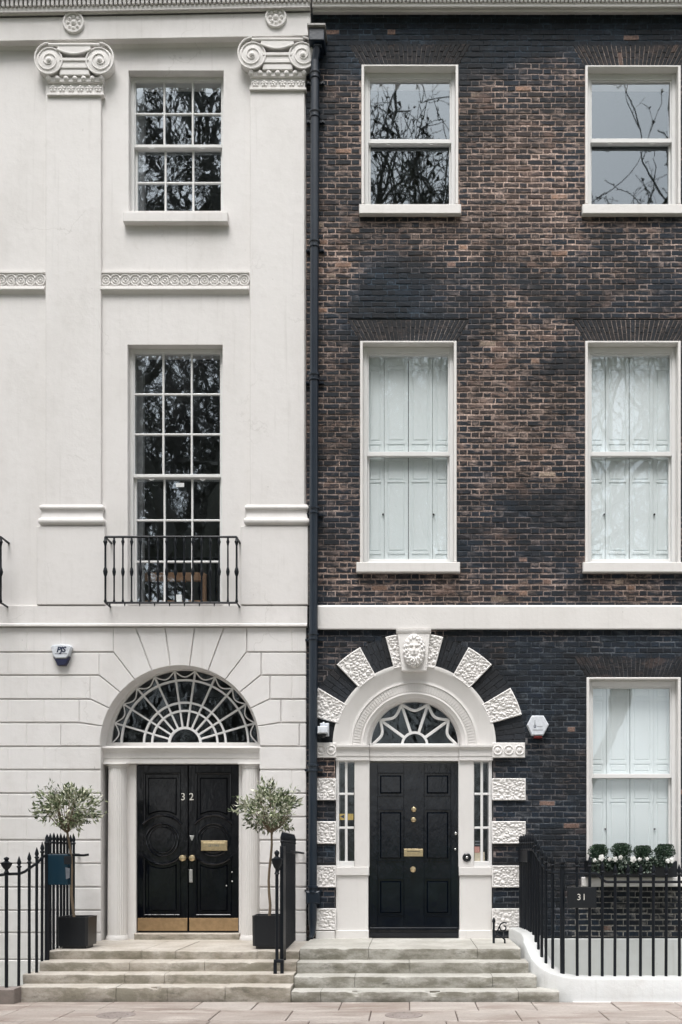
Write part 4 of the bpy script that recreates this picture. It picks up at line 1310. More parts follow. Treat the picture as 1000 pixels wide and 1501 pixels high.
# door 31
x0, x1, z0, z1 = X(541.5, dD), X(672.5, dD), LAND_R + .004, Z(1118.5, dD)
m = MB(); m.cbox(x0 - .01, x1 + .01, -.30, -.18, z1, zt0 + .01, .003); m.obj('door_head', surround_white, brickh)
m = MB(); m.cbox(x0, x1, dD - .06, dD - .014, z0, z1, .003)
d31 = m.obj('front_door', door_navy, brickh)
fr = MB()
cols = [(553.6, 592), (622, 661)]; prow = [(1133, 1167), (1187, 1262), (1288, 1342)]
xs_ = [x0] + [X(v, dD) for c_ in cols for v in c_] + [x1]
fr.cbox(xs_[0], xs_[1], dD - .0145, dD, z0, z1, .003); fr.cbox(xs_[2], xs_[3], dD - .0145, dD, z0, z1, .003); fr.cbox(xs_[4], xs_[5], dD - .0145, dD, z0, z1, .003)
zz = [z1] + [Z(v, dD) for c_ in prow for v in c_] + [z0]
for (a, b) in ((xs_[1], xs_[2]), (xs_[3], xs_[4])):
    for k_ in (0, 2, 4, 6): fr.cbox(a, b, dD - .0145, dD - .0006, zz[k_ + 1], zz[k_], .003)
fr.obj('door_frame', door_navy, d31)
for (a, b) in ((xs_[1], xs_[2]), (xs_[3], xs_[4])):
    for k_ in (1, 3, 5):
        p = MB(); zb_, zt_ = zz[k_ + 1], zz[k_]
        p.prism([(a + .035, zb_ + .035), (b - .035, zb_ + .035), (b - .035, zt_ - .035), (a + .035, zt_ - .035)], dD + .006, dD - .0135, .0195)
        p.tube([(a, -dD, zb_), (b, -dD, zb_), (b, -dD, zt_), (a, -dD, zt_)], .011, 6, closed=True)
        p.obj('door_panel', door_navy, d31)
m = MB(); m.cbox(x0, x1, dD, dD + .035, Z(1363, dD), Z(1359.5, dD), .006); m.cbox(x0, x1, dD, dD + .018, z0 + .002, Z(1366.5, dD), .004); m.obj('weather_bar', door_navy, d31)
for px, py, s_ in ((606.8, 1187, .8), (606.2, 1202, .8), (605.5, 1274.5, .9)):
    m = MB(); m.lathe((X(px, dD), -dD, Z(py, dD)), [(.045 * s_, 0), (.043 * s_, .005), (.018 * s_, .010), (.018 * s_, .03), (.040 * s_, .04), (.048 * s_, .055), (.042 * s_, .072), (.020 * s_, .080), (.003, .082)], 20, 'y'); m.obj('door_knob', brass, d31, 'auto')
m = MB(); m.cbox(X(592.3, dD), X(620.3, dD), dD, dD + .018, Z(1255.5, dD), Z(1244.5, dD), .004); m.cbox(X(597, dD), X(615.7, dD), dD + .0185, dD + .026, Z(1252, dD), Z(1248, dD), .004); m.obj('letter_plate', brass, d31)
m = MB(); m.box(X(597, dD), X(615.7, dD), dD + .0262, dD + .0268, Z(1248.6, dD), Z(1247.8, dD)); m.obj('letter_slot', pot_black, d31)
for px, py, s_ in ((668.3, 1222, .022), (667.5, 1245, .016)):
    m = MB(); m.lathe((X(px, dD), -dD, Z(py, dD)), [(s_, 0), (s_, .01), (s_ * .5, .016), (.001, .017)], 14, 'y'); m.obj('door_lock', chrome, d31, True)
m = MB(); m.lathe((X(684.5, -.03), .03, Z(1257, -.03)), [(.062, 0), (.060, .012), (.045, .022), (.040, .012), (.018, .012)], 28, 'y')
db = m.obj('doorbell', pot_black, brickh, 'auto')
m = MB(); m.lathe((X(684.5, -.03), .018, Z(1257, -.03)), [(.020, 0), (.018, .012), (.002, .016)], 14, 'y'); m.obj('bell_push', chrome, db, True)
m = MB(); m.box(X(491), X(723), -.36, -.31, LAND_R, Z(1118)) ; m.obj('door_light_block', pot_black, brickh)  # added black sheet that blocks light behind the door and sidelights

# ================================================================ STEPS
def stone(name, mat, parent, x0, x1, z0, z1, dback, dfront, wear=.010, nosing=0.0):
    """a worn stone block: rounded, slightly uneven front arris"""
    nx = max(3, int((x1 - x0) / .06)); prof = []
    r_ = .018
    fz = [(dback, z1), ((dback + dfront) / 2, z1), (dfront - .05, z1), (dfront - r_, z1), (dfront - .005, z1 - .006), (dfront, z1 - r_), (dfront, (z0 + z1) / 2 + .01), (dfront, z0 + .02), (dfront - .004, z0)]
    vs = []; fs = []; n = len(fz)
    for i in range(nx + 1):
        x_ = x0 + (x1 - x0) * i / nx
        for k_, (d, z_) in enumerate(fz):
            q = Vector((x_ * 3.1, z_ * 9, d * 3))
            e = 1.3 * wear * mn.noise(q) + wear * .8 * mn.noise(q * 4)
            chip = max(0, mn.noise(Vector((x_ * 7, z1 * 5, 2.2))) - .25) * .09 if k_ in (3, 4, 5) else 0
            vs.append((x_, -(d + (e if k_ > 2 else 0) - chip), z_ + (e * .5 - chip * .6 if 1 < k_ < 6 else 0)))
    for i in range(nx):
        for k_ in range(n - 1): fs.append((i * n + k_, i * n + k_ + 1, (i + 1) * n + k_ + 1, (i + 1) * n + k_))
    # ends and back
    o = len(vs); vs += [(x0, -dback, z0), (x1, -dback, z0)]
    fs.append(tuple(range(n - 1, -1, -1)) + (o,)); fs.append(tuple(nx * n + k_ for k_ in range(n)) + (o + 1,))
    m = MB(); m.add(vs, fs); return m.obj(name, mat, parent, 'auto')
stL = thing('stone_steps', 'worn buff stone steps up to the double door, patched and stained', 'steps')
EDG = [1.40, 1.68, 1.96, 2.24]
zL = [.50, .395, .28, .167, 0]; xLa = [-4.487, -4.497, -4.585, -4.556]; JX = -1.365
jl = [[207, 258, 377], [190, 300], [183, 241], [170, 245, 330]]
for i in range(4):
    d = EDG[i]; joints = [xLa[i]] + [X(v, d) for v in jl[i]] + [JX - .003]
    for a, b in zip(joints[:-1], joints[1:]):
        stone('step_stone', step_stone_a, stL, a + .003, b - .003, zL[i + 1] - (.02 if i < 3 else .03), zL[i] + R.uniform(-.003, .002), (EDG[i - 1] - .08 if i else .045), d, .014 if i == 3 else .009)
stR = thing('stone_steps', 'grey green mossy stone steps up to the single door numbered 31', 'steps')
zR = [.53, .39, .255, .115, 0]; xRb = [1.39, 1.452, 1.513, 1.735]
jr = [[540, 700], [600], [520, 722], [470, 760]]
for i in range(4):
    d = EDG[i]; joints = [JX] + [X(v, d) for v in jr[i]] + [xRb[i]]
    for a, b in zip(joints[:-1], joints[1:]):
        stone('step_stone', step_stone_b, stR, a + .003, b - .002, zR[i + 1] - (.02 if i < 3 else .03), zR[i] + R.uniform(-.002, .002), (EDG[i - 1] - .08 if i else -.05), d, .006)
# a bit of landing under the door 32
m = MB(); m.box(ACX - AR + .01, ACX + AR - .01, -.35, .045, .30, .4985); m.obj('landing', step_stone_a, stL)
settle(stL, (-2.93, -2.24, 0)); settle(stR, (.19, -2.24, 0))

# areas (sunken light wells) and their floors
m = MB(); m.box(-12, -4.56, .0, 2.27, -2.45, -2.40); m.box(1.5, 8, .0, 2.2, -2.45, -2.40); structure(m.obj('area_floor', kerb_mat))
m = MB(); m.box(-12, -4.60, 2.20, 2.26, -2.40, -.013); m.box(1.9, 8, 2.16, 2.22, -2.40, -.013); structure(m.obj('area_wall', stucco_rustic))
m = MB(); m.box(-4.47, -1.40, .04, 1.30, -2.4, .38); m.box(-1.36, 1.37, -.04, 1.30, -2.4, .38); structure(m.obj('vault_under_steps', stucco_rustic))

# ================================================================ RAILINGS
def bar(m, x, d, z0, ztip, w=.014, spear=True, lean=0.0):
    r_ = w * 1.3
    bx = x + R.uniform(-.005, .005)
    m.tube([(bx, -d, z0), ((x + bx) / 2 + R.uniform(-.002, .002), -d, (z0 + ztip) / 2), (x, -d, ztip - .13)], r_, 8)
    if spear:
        m.lathe((x, -d, ztip - .14), [(r_, 0), (r_ * 1.6, .012), (r_ * 1.6, .02), (r_ * .9, .032), (r_ * 1.45, .06), (r_ * .9, .10), (.002, .14)], 8)
def urn(m, x, d, z0, zt, s=1.0):
    h = zt - z0
    prof = [(.026, 0), (.036, .03), (.028, .06), (.020, .14), (.022, .22), (.040, .30), (.058, .45), (.068, .58), (.070, .64), (.040, .68), (.022, .74), (.024, .80), (.034, .86), (.030, .93), (.004, 1.0)]
    m.lathe((x, -d, z0), [(r_ * s, f * h) for r_, f in prof], 16)
# left
fl = thing('iron_railing', 'black spear railing with an urn topped post left of the buff steps', 'railing')
L_pts = [(-38, 1441, 2.36, 1254), (-24, 1441, 2.35, 1254), (-9, 1441, 2.33, 1255), (28, 1444, 2.15, 1255), (43, 1427, 1.9, 1249), (54, 1427, 1.8, 1242), (62, 1409, 1.6, 1234)]
rail = []
for px, pb, d, pt in L_pts:
    m = MB(); zb = {1441: .17, 1444: .165, 1427: .278, 1409: .392}[pb]
    bar(m, X(px, d), d, zb - .02, Z(pt, d)); m.obj('rail_bar', black_iron, fl, 'auto')
x_, d = X(9.5, 2.3), 2.3
m = MB(); m.tube([(x_, -d, .15), (x_, -d, Z(1281, d))], .020, 10); urn(m, x_, d, Z(1280, d), Z(1256, d), .92); m.obj('urn_post', black_iron, fl, 'auto')
m = MB(); x_ = X(69, 1.47); m.tube([(x_, -1.47, .37), (x_, -1.47, Z(1238, 1.47))], .030, 10); m.lathe((x_, -1.47, Z(1238, 1.47)), [(.03, 0), (.036, .02), (.022, .05), (.026, .08), (.002, .13)], 10); m.obj('corner_post', black_iron, fl, 'auto')
for i in range(8):
    d = 1.33 - i * .15; m = MB(); bar(m, -4.500 - .012 * i, d, .48, 1.97 + (.01 if i % 2 else 0)); m.obj('rail_bar', black_iron, fl, 'auto')
path = [(X(-60, 2.36), -2.36, 1.452), (X(-9, 2.33), -2.33, 1.452), (X(9.5, 2.3), -2.3, Z(1281.5, 2.3)), (X(28, 2.15), -2.15, Z(1281, 2.15)), (X(36, 2.02), -2.02, Z(1278, 2.0)), (X(43, 1.9), -1.9, Z(1273, 1.9)), (X(54, 1.8), -1.8, Z(1265.5, 1.8)), (X(62, 1.6), -1.6, Z(1257, 1.6)), (X(69, 1.47), -1.47, Z(1252.5, 1.47)), (-4.5, -1.33, 1.70), (-4.6, -.1, 1.70), (-4.6, .01, 1.70)]
m = MB(); m.tube(path, .017, 8); m.obj('top_rail', black_iron, fl, 'auto')
m = MB(); m.tube([(-4.56, -.55, 1.694), (-4.36, -.52, 1.69), (-4.30, -.50, 1.70)], .016, 8); m.obj('rail_stay', black_iron, fl, 'auto')
settle(fl, (-4.9, -1.9, .17))
# plinth under the left railing
m = MB(); m.cbox(X(-260, 2.4), X(21, 2.42), 2.2, 2.42, -.012, .168, .012)
o = m.obj('kerb_plinth', kerb_mat); o['label'] = 'low reddish grey stone kerb under the railing at the left edge'; o['category'] = 'kerb'
# blue box on left railing
m = MB(); d = 1.36; bx0, bx1, bz0, bz1 = X(76, d), X(105, d), Z(1297, d), Z(1252.5, d)
m.cbox(bx0, bx1, d + .02, d + .14, bz0, bz1, .008)
o = m.obj('railing_box', box_navy); o['label'] = 'navy blue metal box fixed to the railing beside the left potted tree'; o['category'] = 'box'
bxo = o
m = MB(); m.cbox(X(94, 1.5), X(105, 1.5), d + .1405, d + .143, Z(1267, 1.5), Z(1255, 1.5), .001); m.obj('box_slot', pot_black, bxo)
m = MB(); m.prism([(X(97, 1.5), Z(1289, 1.5)), (X(102, 1.5), Z(1287, 1.5)), (X(102.5, 1.5), Z(1273, 1.5)), (X(96, 1.5), Z(1271.5, 1.5))], d + .143, d + .1405, 0); m.obj('box_label', ink_grey, bxo)

# divider between the two flights
fm = thing('iron_railing', 'black iron railing seen end on between the two flights of steps', 'railing')
m = MB(); d = 1.9; x_ = X(406, d); cz = Z(1409, d)
m.tube([(x_, -d, cz - .01), (x_, -d, Z(1281, d))], .020, 10); urn(m, x_, d, Z(1282, d), Z(1246, d), .95); m.obj('urn_post', black_iron, fm, 'auto')
m = MB(); m.cbox(X(401.5, d), X(416, d), d - .03, d + .02, cz - .02, cz + .02, .004)
for px in (403.5, 413.5): m.cbox(X(px, d) - .02, X(px, d) + .02, d - .02, d + .015, .38 if px < 400 else .16, cz - .02, .004)
m.obj('post_foot', black_iron, fm)
for i in range(13):
    d = 1.74 - i * .128
    zb = .53 if d < 1.36 else (.385 if d < 1.66 else .26)
    m = MB(); x_ = -1.535 - .047 * (1.74 - d) / 1.6 
    m.cbox(x_ - .017, x_ + .017, d - .017, d + .017, max(zb, Z(1405, d) if d > 1.5 else zb) - .01, 1.84, .004)
    m.lathe((x_, -d, 1.84), [(.02, 0), (.028, .02), (.018, .035), (.026, .06), (.016, .10), (.002, .14)], 8); m.obj('rail_bar', black_iron, fm, 'auto')
m = MB(); m.cbox(-1.556, -1.514, 1.60, 1.80, .44, 1.80, .004); m.tube([(X(406, 1.9), -1.9, Z(1281, 1.9)), (-1.54, -1.8, 1.60), (-1.545, -1.6, 1.73), (-1.57, -.6, 1.73), (-1.57, .0, 1.73)], .017, 8)
m.tube([(-1.56, -.9, 1.74), (-1.50, -.5, 1.73), (-1.47, -.05, 1.72)], .014, 6)
m.obj('top_rail', black_iron, fm, 'auto')
settle(fm, (-1.56, -1.9, .28))

# right: curved white plinth and railing
fp_pts = [(1.534, .04, .69), (1.548, .45, .70), (1.566, .80, .70), (1.576, 1.0, .695), (1.585, 1.18, .66), (1.592, 1.30, .585), (1.604, 1.42, .53), (1.618, 1.55, .47), (1.640, 1.68, .414), (1.675, 1.78, .37), (1.715, 1.85, .337), (1.765, 1.92, .31), (1.818, 1.97, .29), (1.90, 2.005, .275), (1.98, 2.02, .268), (2.2, 2.03, .265), (4.0, 2.03, .265), (8.0, 2.03, .265)]
# smooth resample
def resample(pts, n):
    P = [Vector(p) for p in pts]; out = []
    for i in range(len(P) - 1):
        a, b, c, d_ = P[max(i - 1, 0)], P[i], P[i + 1], P[min(i + 2, len(P) - 1)]
        for k_ in range(n):
            t = k_ / n
            out.append(.5 * ((2 * b) + (c - a) * t + (2 * a - 5 * b + 4 * c - d_) * t * t + (3 * b - a - 3 * c + d_) * t ** 3))
    out.append(P[-1]); return out
rs = resample(fp_pts[:16], 4) + [Vector(p) for p in fp_pts[16:]]
vs = []; fs = []; n = 8
for i, p in enumerate(rs):
    a = rs[max(0, i - 1)]; b = rs[min(len(rs) - 1, i + 1)]
    tx, td = b.x - a.x, b.y - a.y; L = sqrt(tx * tx + td * td) or 1
    nx_, nd = -td / L, tx / L         # towards the steps/street side
    def off(w): return (p.x + nx_ * w, -(p.y + nd * w))
    wo, wi = .15, -.09
    x1_, y1_ = off(wo); x2_, y2_ = off(wo - .012); x3_, y3_ = off(wi + .01); x4_, y4_ = off(wi)
    z_ = p.z
    vs += [(x1_, y1_, -.3), (x1_, y1_, z_ - .03), (x2_, y2_, z_ - .012), (off(wo - .04)[0], off(wo - .04)[1], z_ - .004), (off(0)[0], off(0)[1], z_), (x3_, y3_, z_), (x4_, y4_, z_ - .01), (x4_, y4_, -2.0)]
for i in range(len(rs) - 1):
    for k_ in range(n - 1): fs.append((i * n + k_, (i + 1) * n + k_, (i + 1) * n + k_ + 1, i * n + k_ + 1))
fs.append(tuple(range(n))); fs.append(tuple(reversed(range((len(rs) - 1) * n, len(rs) * n))))
m = MB(); m.add(vs, fs); o = m.obj('plinth_wall', plinth_white, None, 'auto')
o['label'] = 'low white painted wall sweeping down in a curve from the door steps to the pavement'; o['category'] = 'low wall'
fr_ = thing('iron_railing', 'tall black iron railing on the curved white wall below the window box', 'railing')
R_bars = [(1.538, .12), (1.542, .26), (1.548, .40), (1.553, .54), (1.560, .68), (1.567, .82), (1.574, .96), (1.582, 1.12), (1.590, 1.27), (1.604, 1.43), (1.625, 1.60), (1.652, 1.74)] + [(X(810, 1.85), 1.85), (X(824.5, 1.97), 1.97), (X(846, 2.02), 2.02)]
x_ = X(864.6, 2.03)
while x_ < 6.5: R_bars.append((x_, 2.03)); x_ += .1505
def base_z(x, d):
    return min(rs, key=lambda p: (p.x - x) ** 2 + (p.y - d) ** 2).z
def rail_z(x, d):
    t = sm(1.05, 1.95, d); z_ = 1.765 + (1.475 - 1.765) * t
    if x > X(872, 2.03): z_ = 1.375 + (1.475 - 1.375) * (1 - sm(X(872, 2.03), X(890, 2.03), x))
    return z_
for i, (x_, d) in enumerate(R_bars):
    m = MB(); rz = rail_z(x_, d); thick = (i == 13)
    bar(m, x_, d, base_z(x_, d) - .02, rz + .21, .014 if not thick else .022); m.obj('rail_bar' if not thick else 'rail_post', black_iron, fr_, 'auto')
pts = [(1.534, .0)] + [(x_, d) for x_, d in R_bars[:16]] + [(X(t_, 2.03), 2.03) for t_ in range(870, 896, 3)] + [(6.5, 2.03)]
m = MB(); m.tube([(x_, -d, rail_z(x_, d)) for x_, d in pts], .016, 8); m.obj('top_rail', black_iron, fr_, 'auto')
m = MB(); m.cbox(1.515, 1.56, .10, 1.05, 1.60, 1.755, .004); m.obj('rail_panel', black_iron, fr_)
settle(fr_, (1.98, -2.02, .268))
# number plate on the railing
m = MB(); d = 2.06; sx0, sx1, sz0, sz1 = X(832, d), X(874.5, d), Z(1331, d), Z(1300.5, d)
m.cbox(sx0, sx1, d - .008, d + .008, sz0, sz1, .002)
sg = m.obj('number_sign', pot_black); sg['label'] = 'black plate with the number 31 wired to the front of the right railing'; sg['category'] = 'sign'
text_obj('sign_number', '31', .105, X(852.5, d), Z(1315.5, d), d + .009, number_white, sg, .001, spacing=1.15)

# ================================================================ BALCONY GUARD
def make_guard():
    t = thing('balcony_railing', 'black baluster window guard in front of the tall window of the white house', 'railing', group='window guards of the white house')
    d = .26; xa, xb = X(154.5, d), X(347, d); zb, zt_ = Z(883.5, d), Z(787, d)
    for i in range(16):
        x_ = xa + (xb - xa) * i / 15; H = zt_ - zb; m = MB()
        prof = [(.012, 0), (.018, .02), (.012, .05), (.011, .12), (.012, .40), (.020, .43), (.026, .47), (.020, .51), (.012, .54), (.011, .86), (.017, .90), (.024, .925), (.016, .95), (.012, 1.0)]
        if i in (0, 15): prof = [(r_ * 1.25, h) for r_, h in prof]
        m.lathe((x_, -d, zb), [(r_, h * H) for r_, h in prof], 10); m.obj('baluster', black_iron, t, 'auto')
    m = MB(); m.tube([(xa, .0, zt_), (xa, -d, zt_), (xb, -d, zt_), (xb, .0, zt_)], .016, 8); m.obj('handrail', black_iron, t, 'auto')
    m = MB(); m.tube([(xa, .0, zb), (xa, -d, zb), (xb, -d, zb), (xb, .0, zb)], .015, 8)
    for i in range(9):
        x_ = xa + (xb - xa) * (i + .3) / 8.8; m.lathe((x_, -d, zb - .05), [(.004, 0), (.010, .02), (.008, .05)], 8)
    m.obj('bottom_rail', black_iron, t, 'auto')
    settle(t, ((xa + xb) / 2, 0, zb)); return t
g1 = make_guard()
g2 = copy_tree(g1); g2.location.x += SHIFT * 12.74 / FPX; g2['label'] = 'black window guard of which only one baluster shows at the left edge'

# chair behind the tall window
ch = thing('wooden_chair', 'wooden chair with a broad curved back seen through the tall window behind its guard', 'chair')
d = -.85; xa, xb = X(202, d), X(303, d); zt_ = Z(839, d)
zfloor = Z(905) + .06
m = MB()
n = 12; xl_, xr_ = xa, xb
m.prism([(xl_ + .02, zt_ - .13)] + [(xr_ - .02, zt_ - .13), (xr_, zt_ - .03), (xr_ - .04, zt_), (xl_ + .04, zt_), (xl_, zt_ - .03)], d, d - .04, .01); m.obj('backrest', wood_chair, ch)
for sx in (xl_ + .035, xr_ - .035):
    m = MB(); m.tube([(sx, -d + .02, zfloor), (sx, -d + .02, zt_ - .05)], .032, 8); m.obj('leg', wood_chair, ch, 'auto')
    m = MB(); m.tube([(sx, -d + .5, zfloor), (sx, -d + .5, zfloor + .42)], .025, 8); m.obj('leg', wood_chair, ch, 'auto')
m = MB(); m.cbox(xl_, xr_, d - .56, d - .02, zfloor + .36, zfloor + .42, .01); m.obj('seat', wood_chair, ch)
settle(ch, ((xl_ + xr_) / 2, -d, zfloor))

# ================================================================ DRAINPIPE
dp = thing('drainpipe', 'tall dark blue iron drainpipe between the white and brick houses', 'drainpipe')
pd, px_ = .11, 460.5
def pipe_x(py): return X(460.5 + (0 if py > 140 else 0) - (py - 600) * .0028, pd)
m = MB(); segs = [92, 165, 355, 550, 745, 930, 1122, 1300, 1350]
for a, b in zip(segs[:-1], segs[1:]):
    m = MB(); m.tube([(pipe_x(a), -pd, Z(a, pd)), (pipe_x(b), -pd, Z(b, pd))], .060, 16, cap=False)
    m.obj('pipe_length', pipe_paint, dp, 'auto')
for a in segs[1:-1] + [108]:
    m = MB(); z_ = Z(a, pd); m.lathe((pipe_x(a), -pd, z_), [(.060, -.085), (.072, -.08), (.072, -.065), (.066, -.06), (.066, -.02), (.078, -.012), (.078, .012), (.062, .016)], 18)
    m.box(pipe_x(a) - .125, pipe_x(a) + .125, .002, .03, z_ - .075, z_ - .045)
    for s_ in (-1, 1): m.tube([(pipe_x(a) + s_ * .1, -.03, z_ - .06), (pipe_x(a) + s_ * .1, -.045, z_ - .06)], .014, 8)
    m.obj('pipe_collar', pipe_paint, dp, 'auto')
m = MB(); m.tube([(X(466, .13), -.14, Z(64, .13)), (X(464, .13), -.14, Z(76, .13)), (pipe_x(92), -pd, Z(88, pd)), (pipe_x(92), -pd, Z(95, pd))], .055, 14); m.obj('swan_neck', pipe_paint, dp, 'auto')
m = MB()
hx0, hx1 = X(451, .2), X(478, .2)
m.cbox(hx0 + .02, hx1 - .02, .002, .24, Z(62, .2), Z(44, .2), .01); m.cbox(hx0 + .07, hx1 - .06, .002, .20, Z(68, .2), Z(62, .2), .02)
hop = m.obj('hopper_head', pipe_paint, dp)
m = MB(); m.cbox(hx0, hx1, .002, .27, Z(43.5, .2), Z(39.5, .2), .008); m.obj('hopper_rim', lead, hop)
m = MB(); m.tube([(pipe_x(1350), -pd, Z(1348, pd)), (pipe_x(1350), -pd, Z(1368, pd)), (pipe_x(1350) - .02, -.16, LAND_R + .015)], [.062, .04, .03], 14); m.obj('pipe_shoe', pipe_paint, dp, 'auto')
m = MB(); m.cbox(pipe_x(1310) - .09, pipe_x(1310) + .10, .02, .17, Z(1325, .1), Z(1306, .1), .02); m.obj('access_cover', pipe_paint, dp)
settle(dp, (pipe_x(1350), -pd, LAND_R))

# ================================================================ ALARMS, CAMERA, SCRAPER, COVERS
al = thing('alarm_box', 'white and navy wedge shaped burglar alarm box on the white rusticated wall', 'alarm box')
d = .10
m = MB(); m.prism([(X(80.5, d), Z(965, d)), (X(96.5, d), Z(965, d)), (X(100, d), Z(961, d)), (X(105, d), Z(948.5, d)), (X(103, d), Z(945.5, d)), (X(90, d), Z(944, d)), (X(76, d), Z(945.5, d)), (X(74, d), Z(948.5, d)), (X(77.5, d), Z(961, d))], d, .032, .012); m.obj('alarm_cover', plastic_white, al)
m = MB(); m.prism([(X(84, d), Z(975, d)), (X(95, d), Z(975, d)), (X(98, d), Z(970, d)), (X(101.2, d), Z(962, d)), (X(96.8, d), Z(965.6, d)), (X(80.2, d), Z(965.6, d)), (X(77, d), Z(962, d)), (X(81.5, d), Z(970, d))], d - .008, .032, .006); m.obj('alarm_base', plastic_navy, al)
text_obj('alarm_lettering', 'PJS', .105, X(89.3, d), Z(952.5, d), d + .0015, ink_navy, al, .001, .25, .95, .004)
m = MB(); m.box(X(80.5, d), X(98.5, d), d, d + .001, Z(958.9, d), Z(957.9, d)); m.obj('alarm_small_print', ink_grey, al)
settle(al, (X(89.5), -.03, Z(975)))
a2 = thing('alarm_box', 'white hexagonal alarm box with a red lens on the dark brick wall', 'alarm box')
cx, cz = X(789, d), Z(1063.5, d)
m = MB(); m.prism([(cx - .085, cz - .135), (cx + .075, cz - .135), (cx + .150, cz + .01), (cx + .078, cz + .138), (cx - .085, cz + .138), (cx - .150, cz + .01)], d, .005, .012); m.obj('alarm_cover', plastic_white, a2)
m = MB(); m.cbox(cx - .055, cx + .06, .005, d - .01, cz - .175, cz - .136, .012); m.obj('alarm_lens', plastic_red, a2)
m = MB(); m.prism([(cx - .052, cz + .0), (cx - .036, cz + .0), (cx - .041, cz + .05), (cx - .041, cz + .075), (cx - .047, cz + .075), (cx - .047, cz + .05)], d + .0015, d + .0002); m.obj('alarm_emblem', ink_grey, a2)
text_obj('alarm_lettering', 'U', .045, cx - .044, cz - .018, d + .0015, ink_navy, a2, .0008, 0, 1, .003)
m = MB(); m.box(cx - .018, cx + .062, d + .0002, d + .001, cz - .020, cz - .013); m.box(cx - .07, cx + .065, d + .0002, d + .001, cz - .068, cz - .059); m.obj('alarm_small_print', ink_grey, a2)
settle(a2, (cx, 0, cz - .17))
cc = thing('security_camera', 'small white security camera and sensor beside the drainpipe under the left arch block', 'camera')
d = .16
m = MB(); m.cbox(X(468.5, d), X(481.5, d), .03, .10, Z(1078, d), Z(1059, d), .008); m.obj('mount', plastic_white, cc)
m = MB(); m.cbox(X(466, d), X(481, d), .10, .20, Z(1075.5, d), Z(1065, d), .012); m.lathe((X(474, d), -.12, Z(1064, d)), [(.02, -.02), (.026, 0), (.024, .03), (.01, .055), (.002, .06)], 14); m.obj('housing', plastic_white, cc, 'auto')
m = MB(); m.lathe((X(473.5, d), -.145, Z(1081.5, d)), [(.01, 0), (.035, .015), (.045, .035), (.045, .055)], 18); m.obj('lens_dome', glass_dark if False else pot_black, cc, 'auto')
m = MB(); m.box(X(470, d), X(479, d), -.01, .04, Z(1076, d), Z(1062, d)); m.obj('bracket', plastic_white, cc)
settle(cc, (X(474), 0, Z(1082)))
bs = thing('boot_scraper', 'small black iron boot scraper with a scroll on the landing right of the door', 'boot scraper')
d = .75; bx_ = X(724, d)
m = MB(); m.tube([(bx_, -d, LAND_R - .01), (bx_, -d, LAND_R + .28)], .016, 8); m.lathe((bx_, -d, LAND_R + .27), [(.016, 0), (.024, .02), (.018, .05), (.002, .075)], 10); m.obj('post', black_iron, bs, 'auto')
pts = [(bx_ + .13 + r_ * cos(a), -d, LAND_R + .21 + r_ * sin(a)) for r_, a in [(.018 + .05 * i / 22, 2.6 * pi - 2.2 * pi * i / 22 - .3) for i in range(23)]]
m = MB(); m.tube(pts, .009, 6); m.tube([(bx_, -d, LAND_R + .10), (bx_ + .05, -d, LAND_R + .12), (bx_ + .12, -d, LAND_R + .075), (bx_ + .145, -d, LAND_R + .05), (bx_ + .145, -d, LAND_R - .01)], .012, 8); m.tube([(bx_ + .01, -d, LAND_R + .07), (bx_ + .05, -d, LAND_R + .17), (bx_ + .09, -d, LAND_R + .255), (bx_ + .13, -d, LAND_R + .275)], .009, 6)
m.obj('scroll', black_iron, bs, 'auto'); settle(bs, (bx_, -d, LAND_R))
for px, lab in ((170, 'round iron coal hole cover in the pavement in front of the buff steps'), (592, 'round iron coal hole cover in the pavement in front of the mossy steps')):
    d = 3.18; m = MB(); m.lathe((X(px, d), -d, -.004), [(.20, 0), (.20, .010), (.185, .013), (.17, .009), (.02, .011)], 32)
    for q in range(16):
        a = 2 * pi * q / 16; m.lathe((X(px, d) + .12 * cos(a), -d + .12 * sin(a), .005), [(.012, 0), (.010, .004)], 6)
    o = m.obj('coal_hole_cover', kerb_mat, None, 'auto'); o['label'] = lab; o['category'] = 'manhole cover'; o['group'] = 'coal hole covers in the pavement'

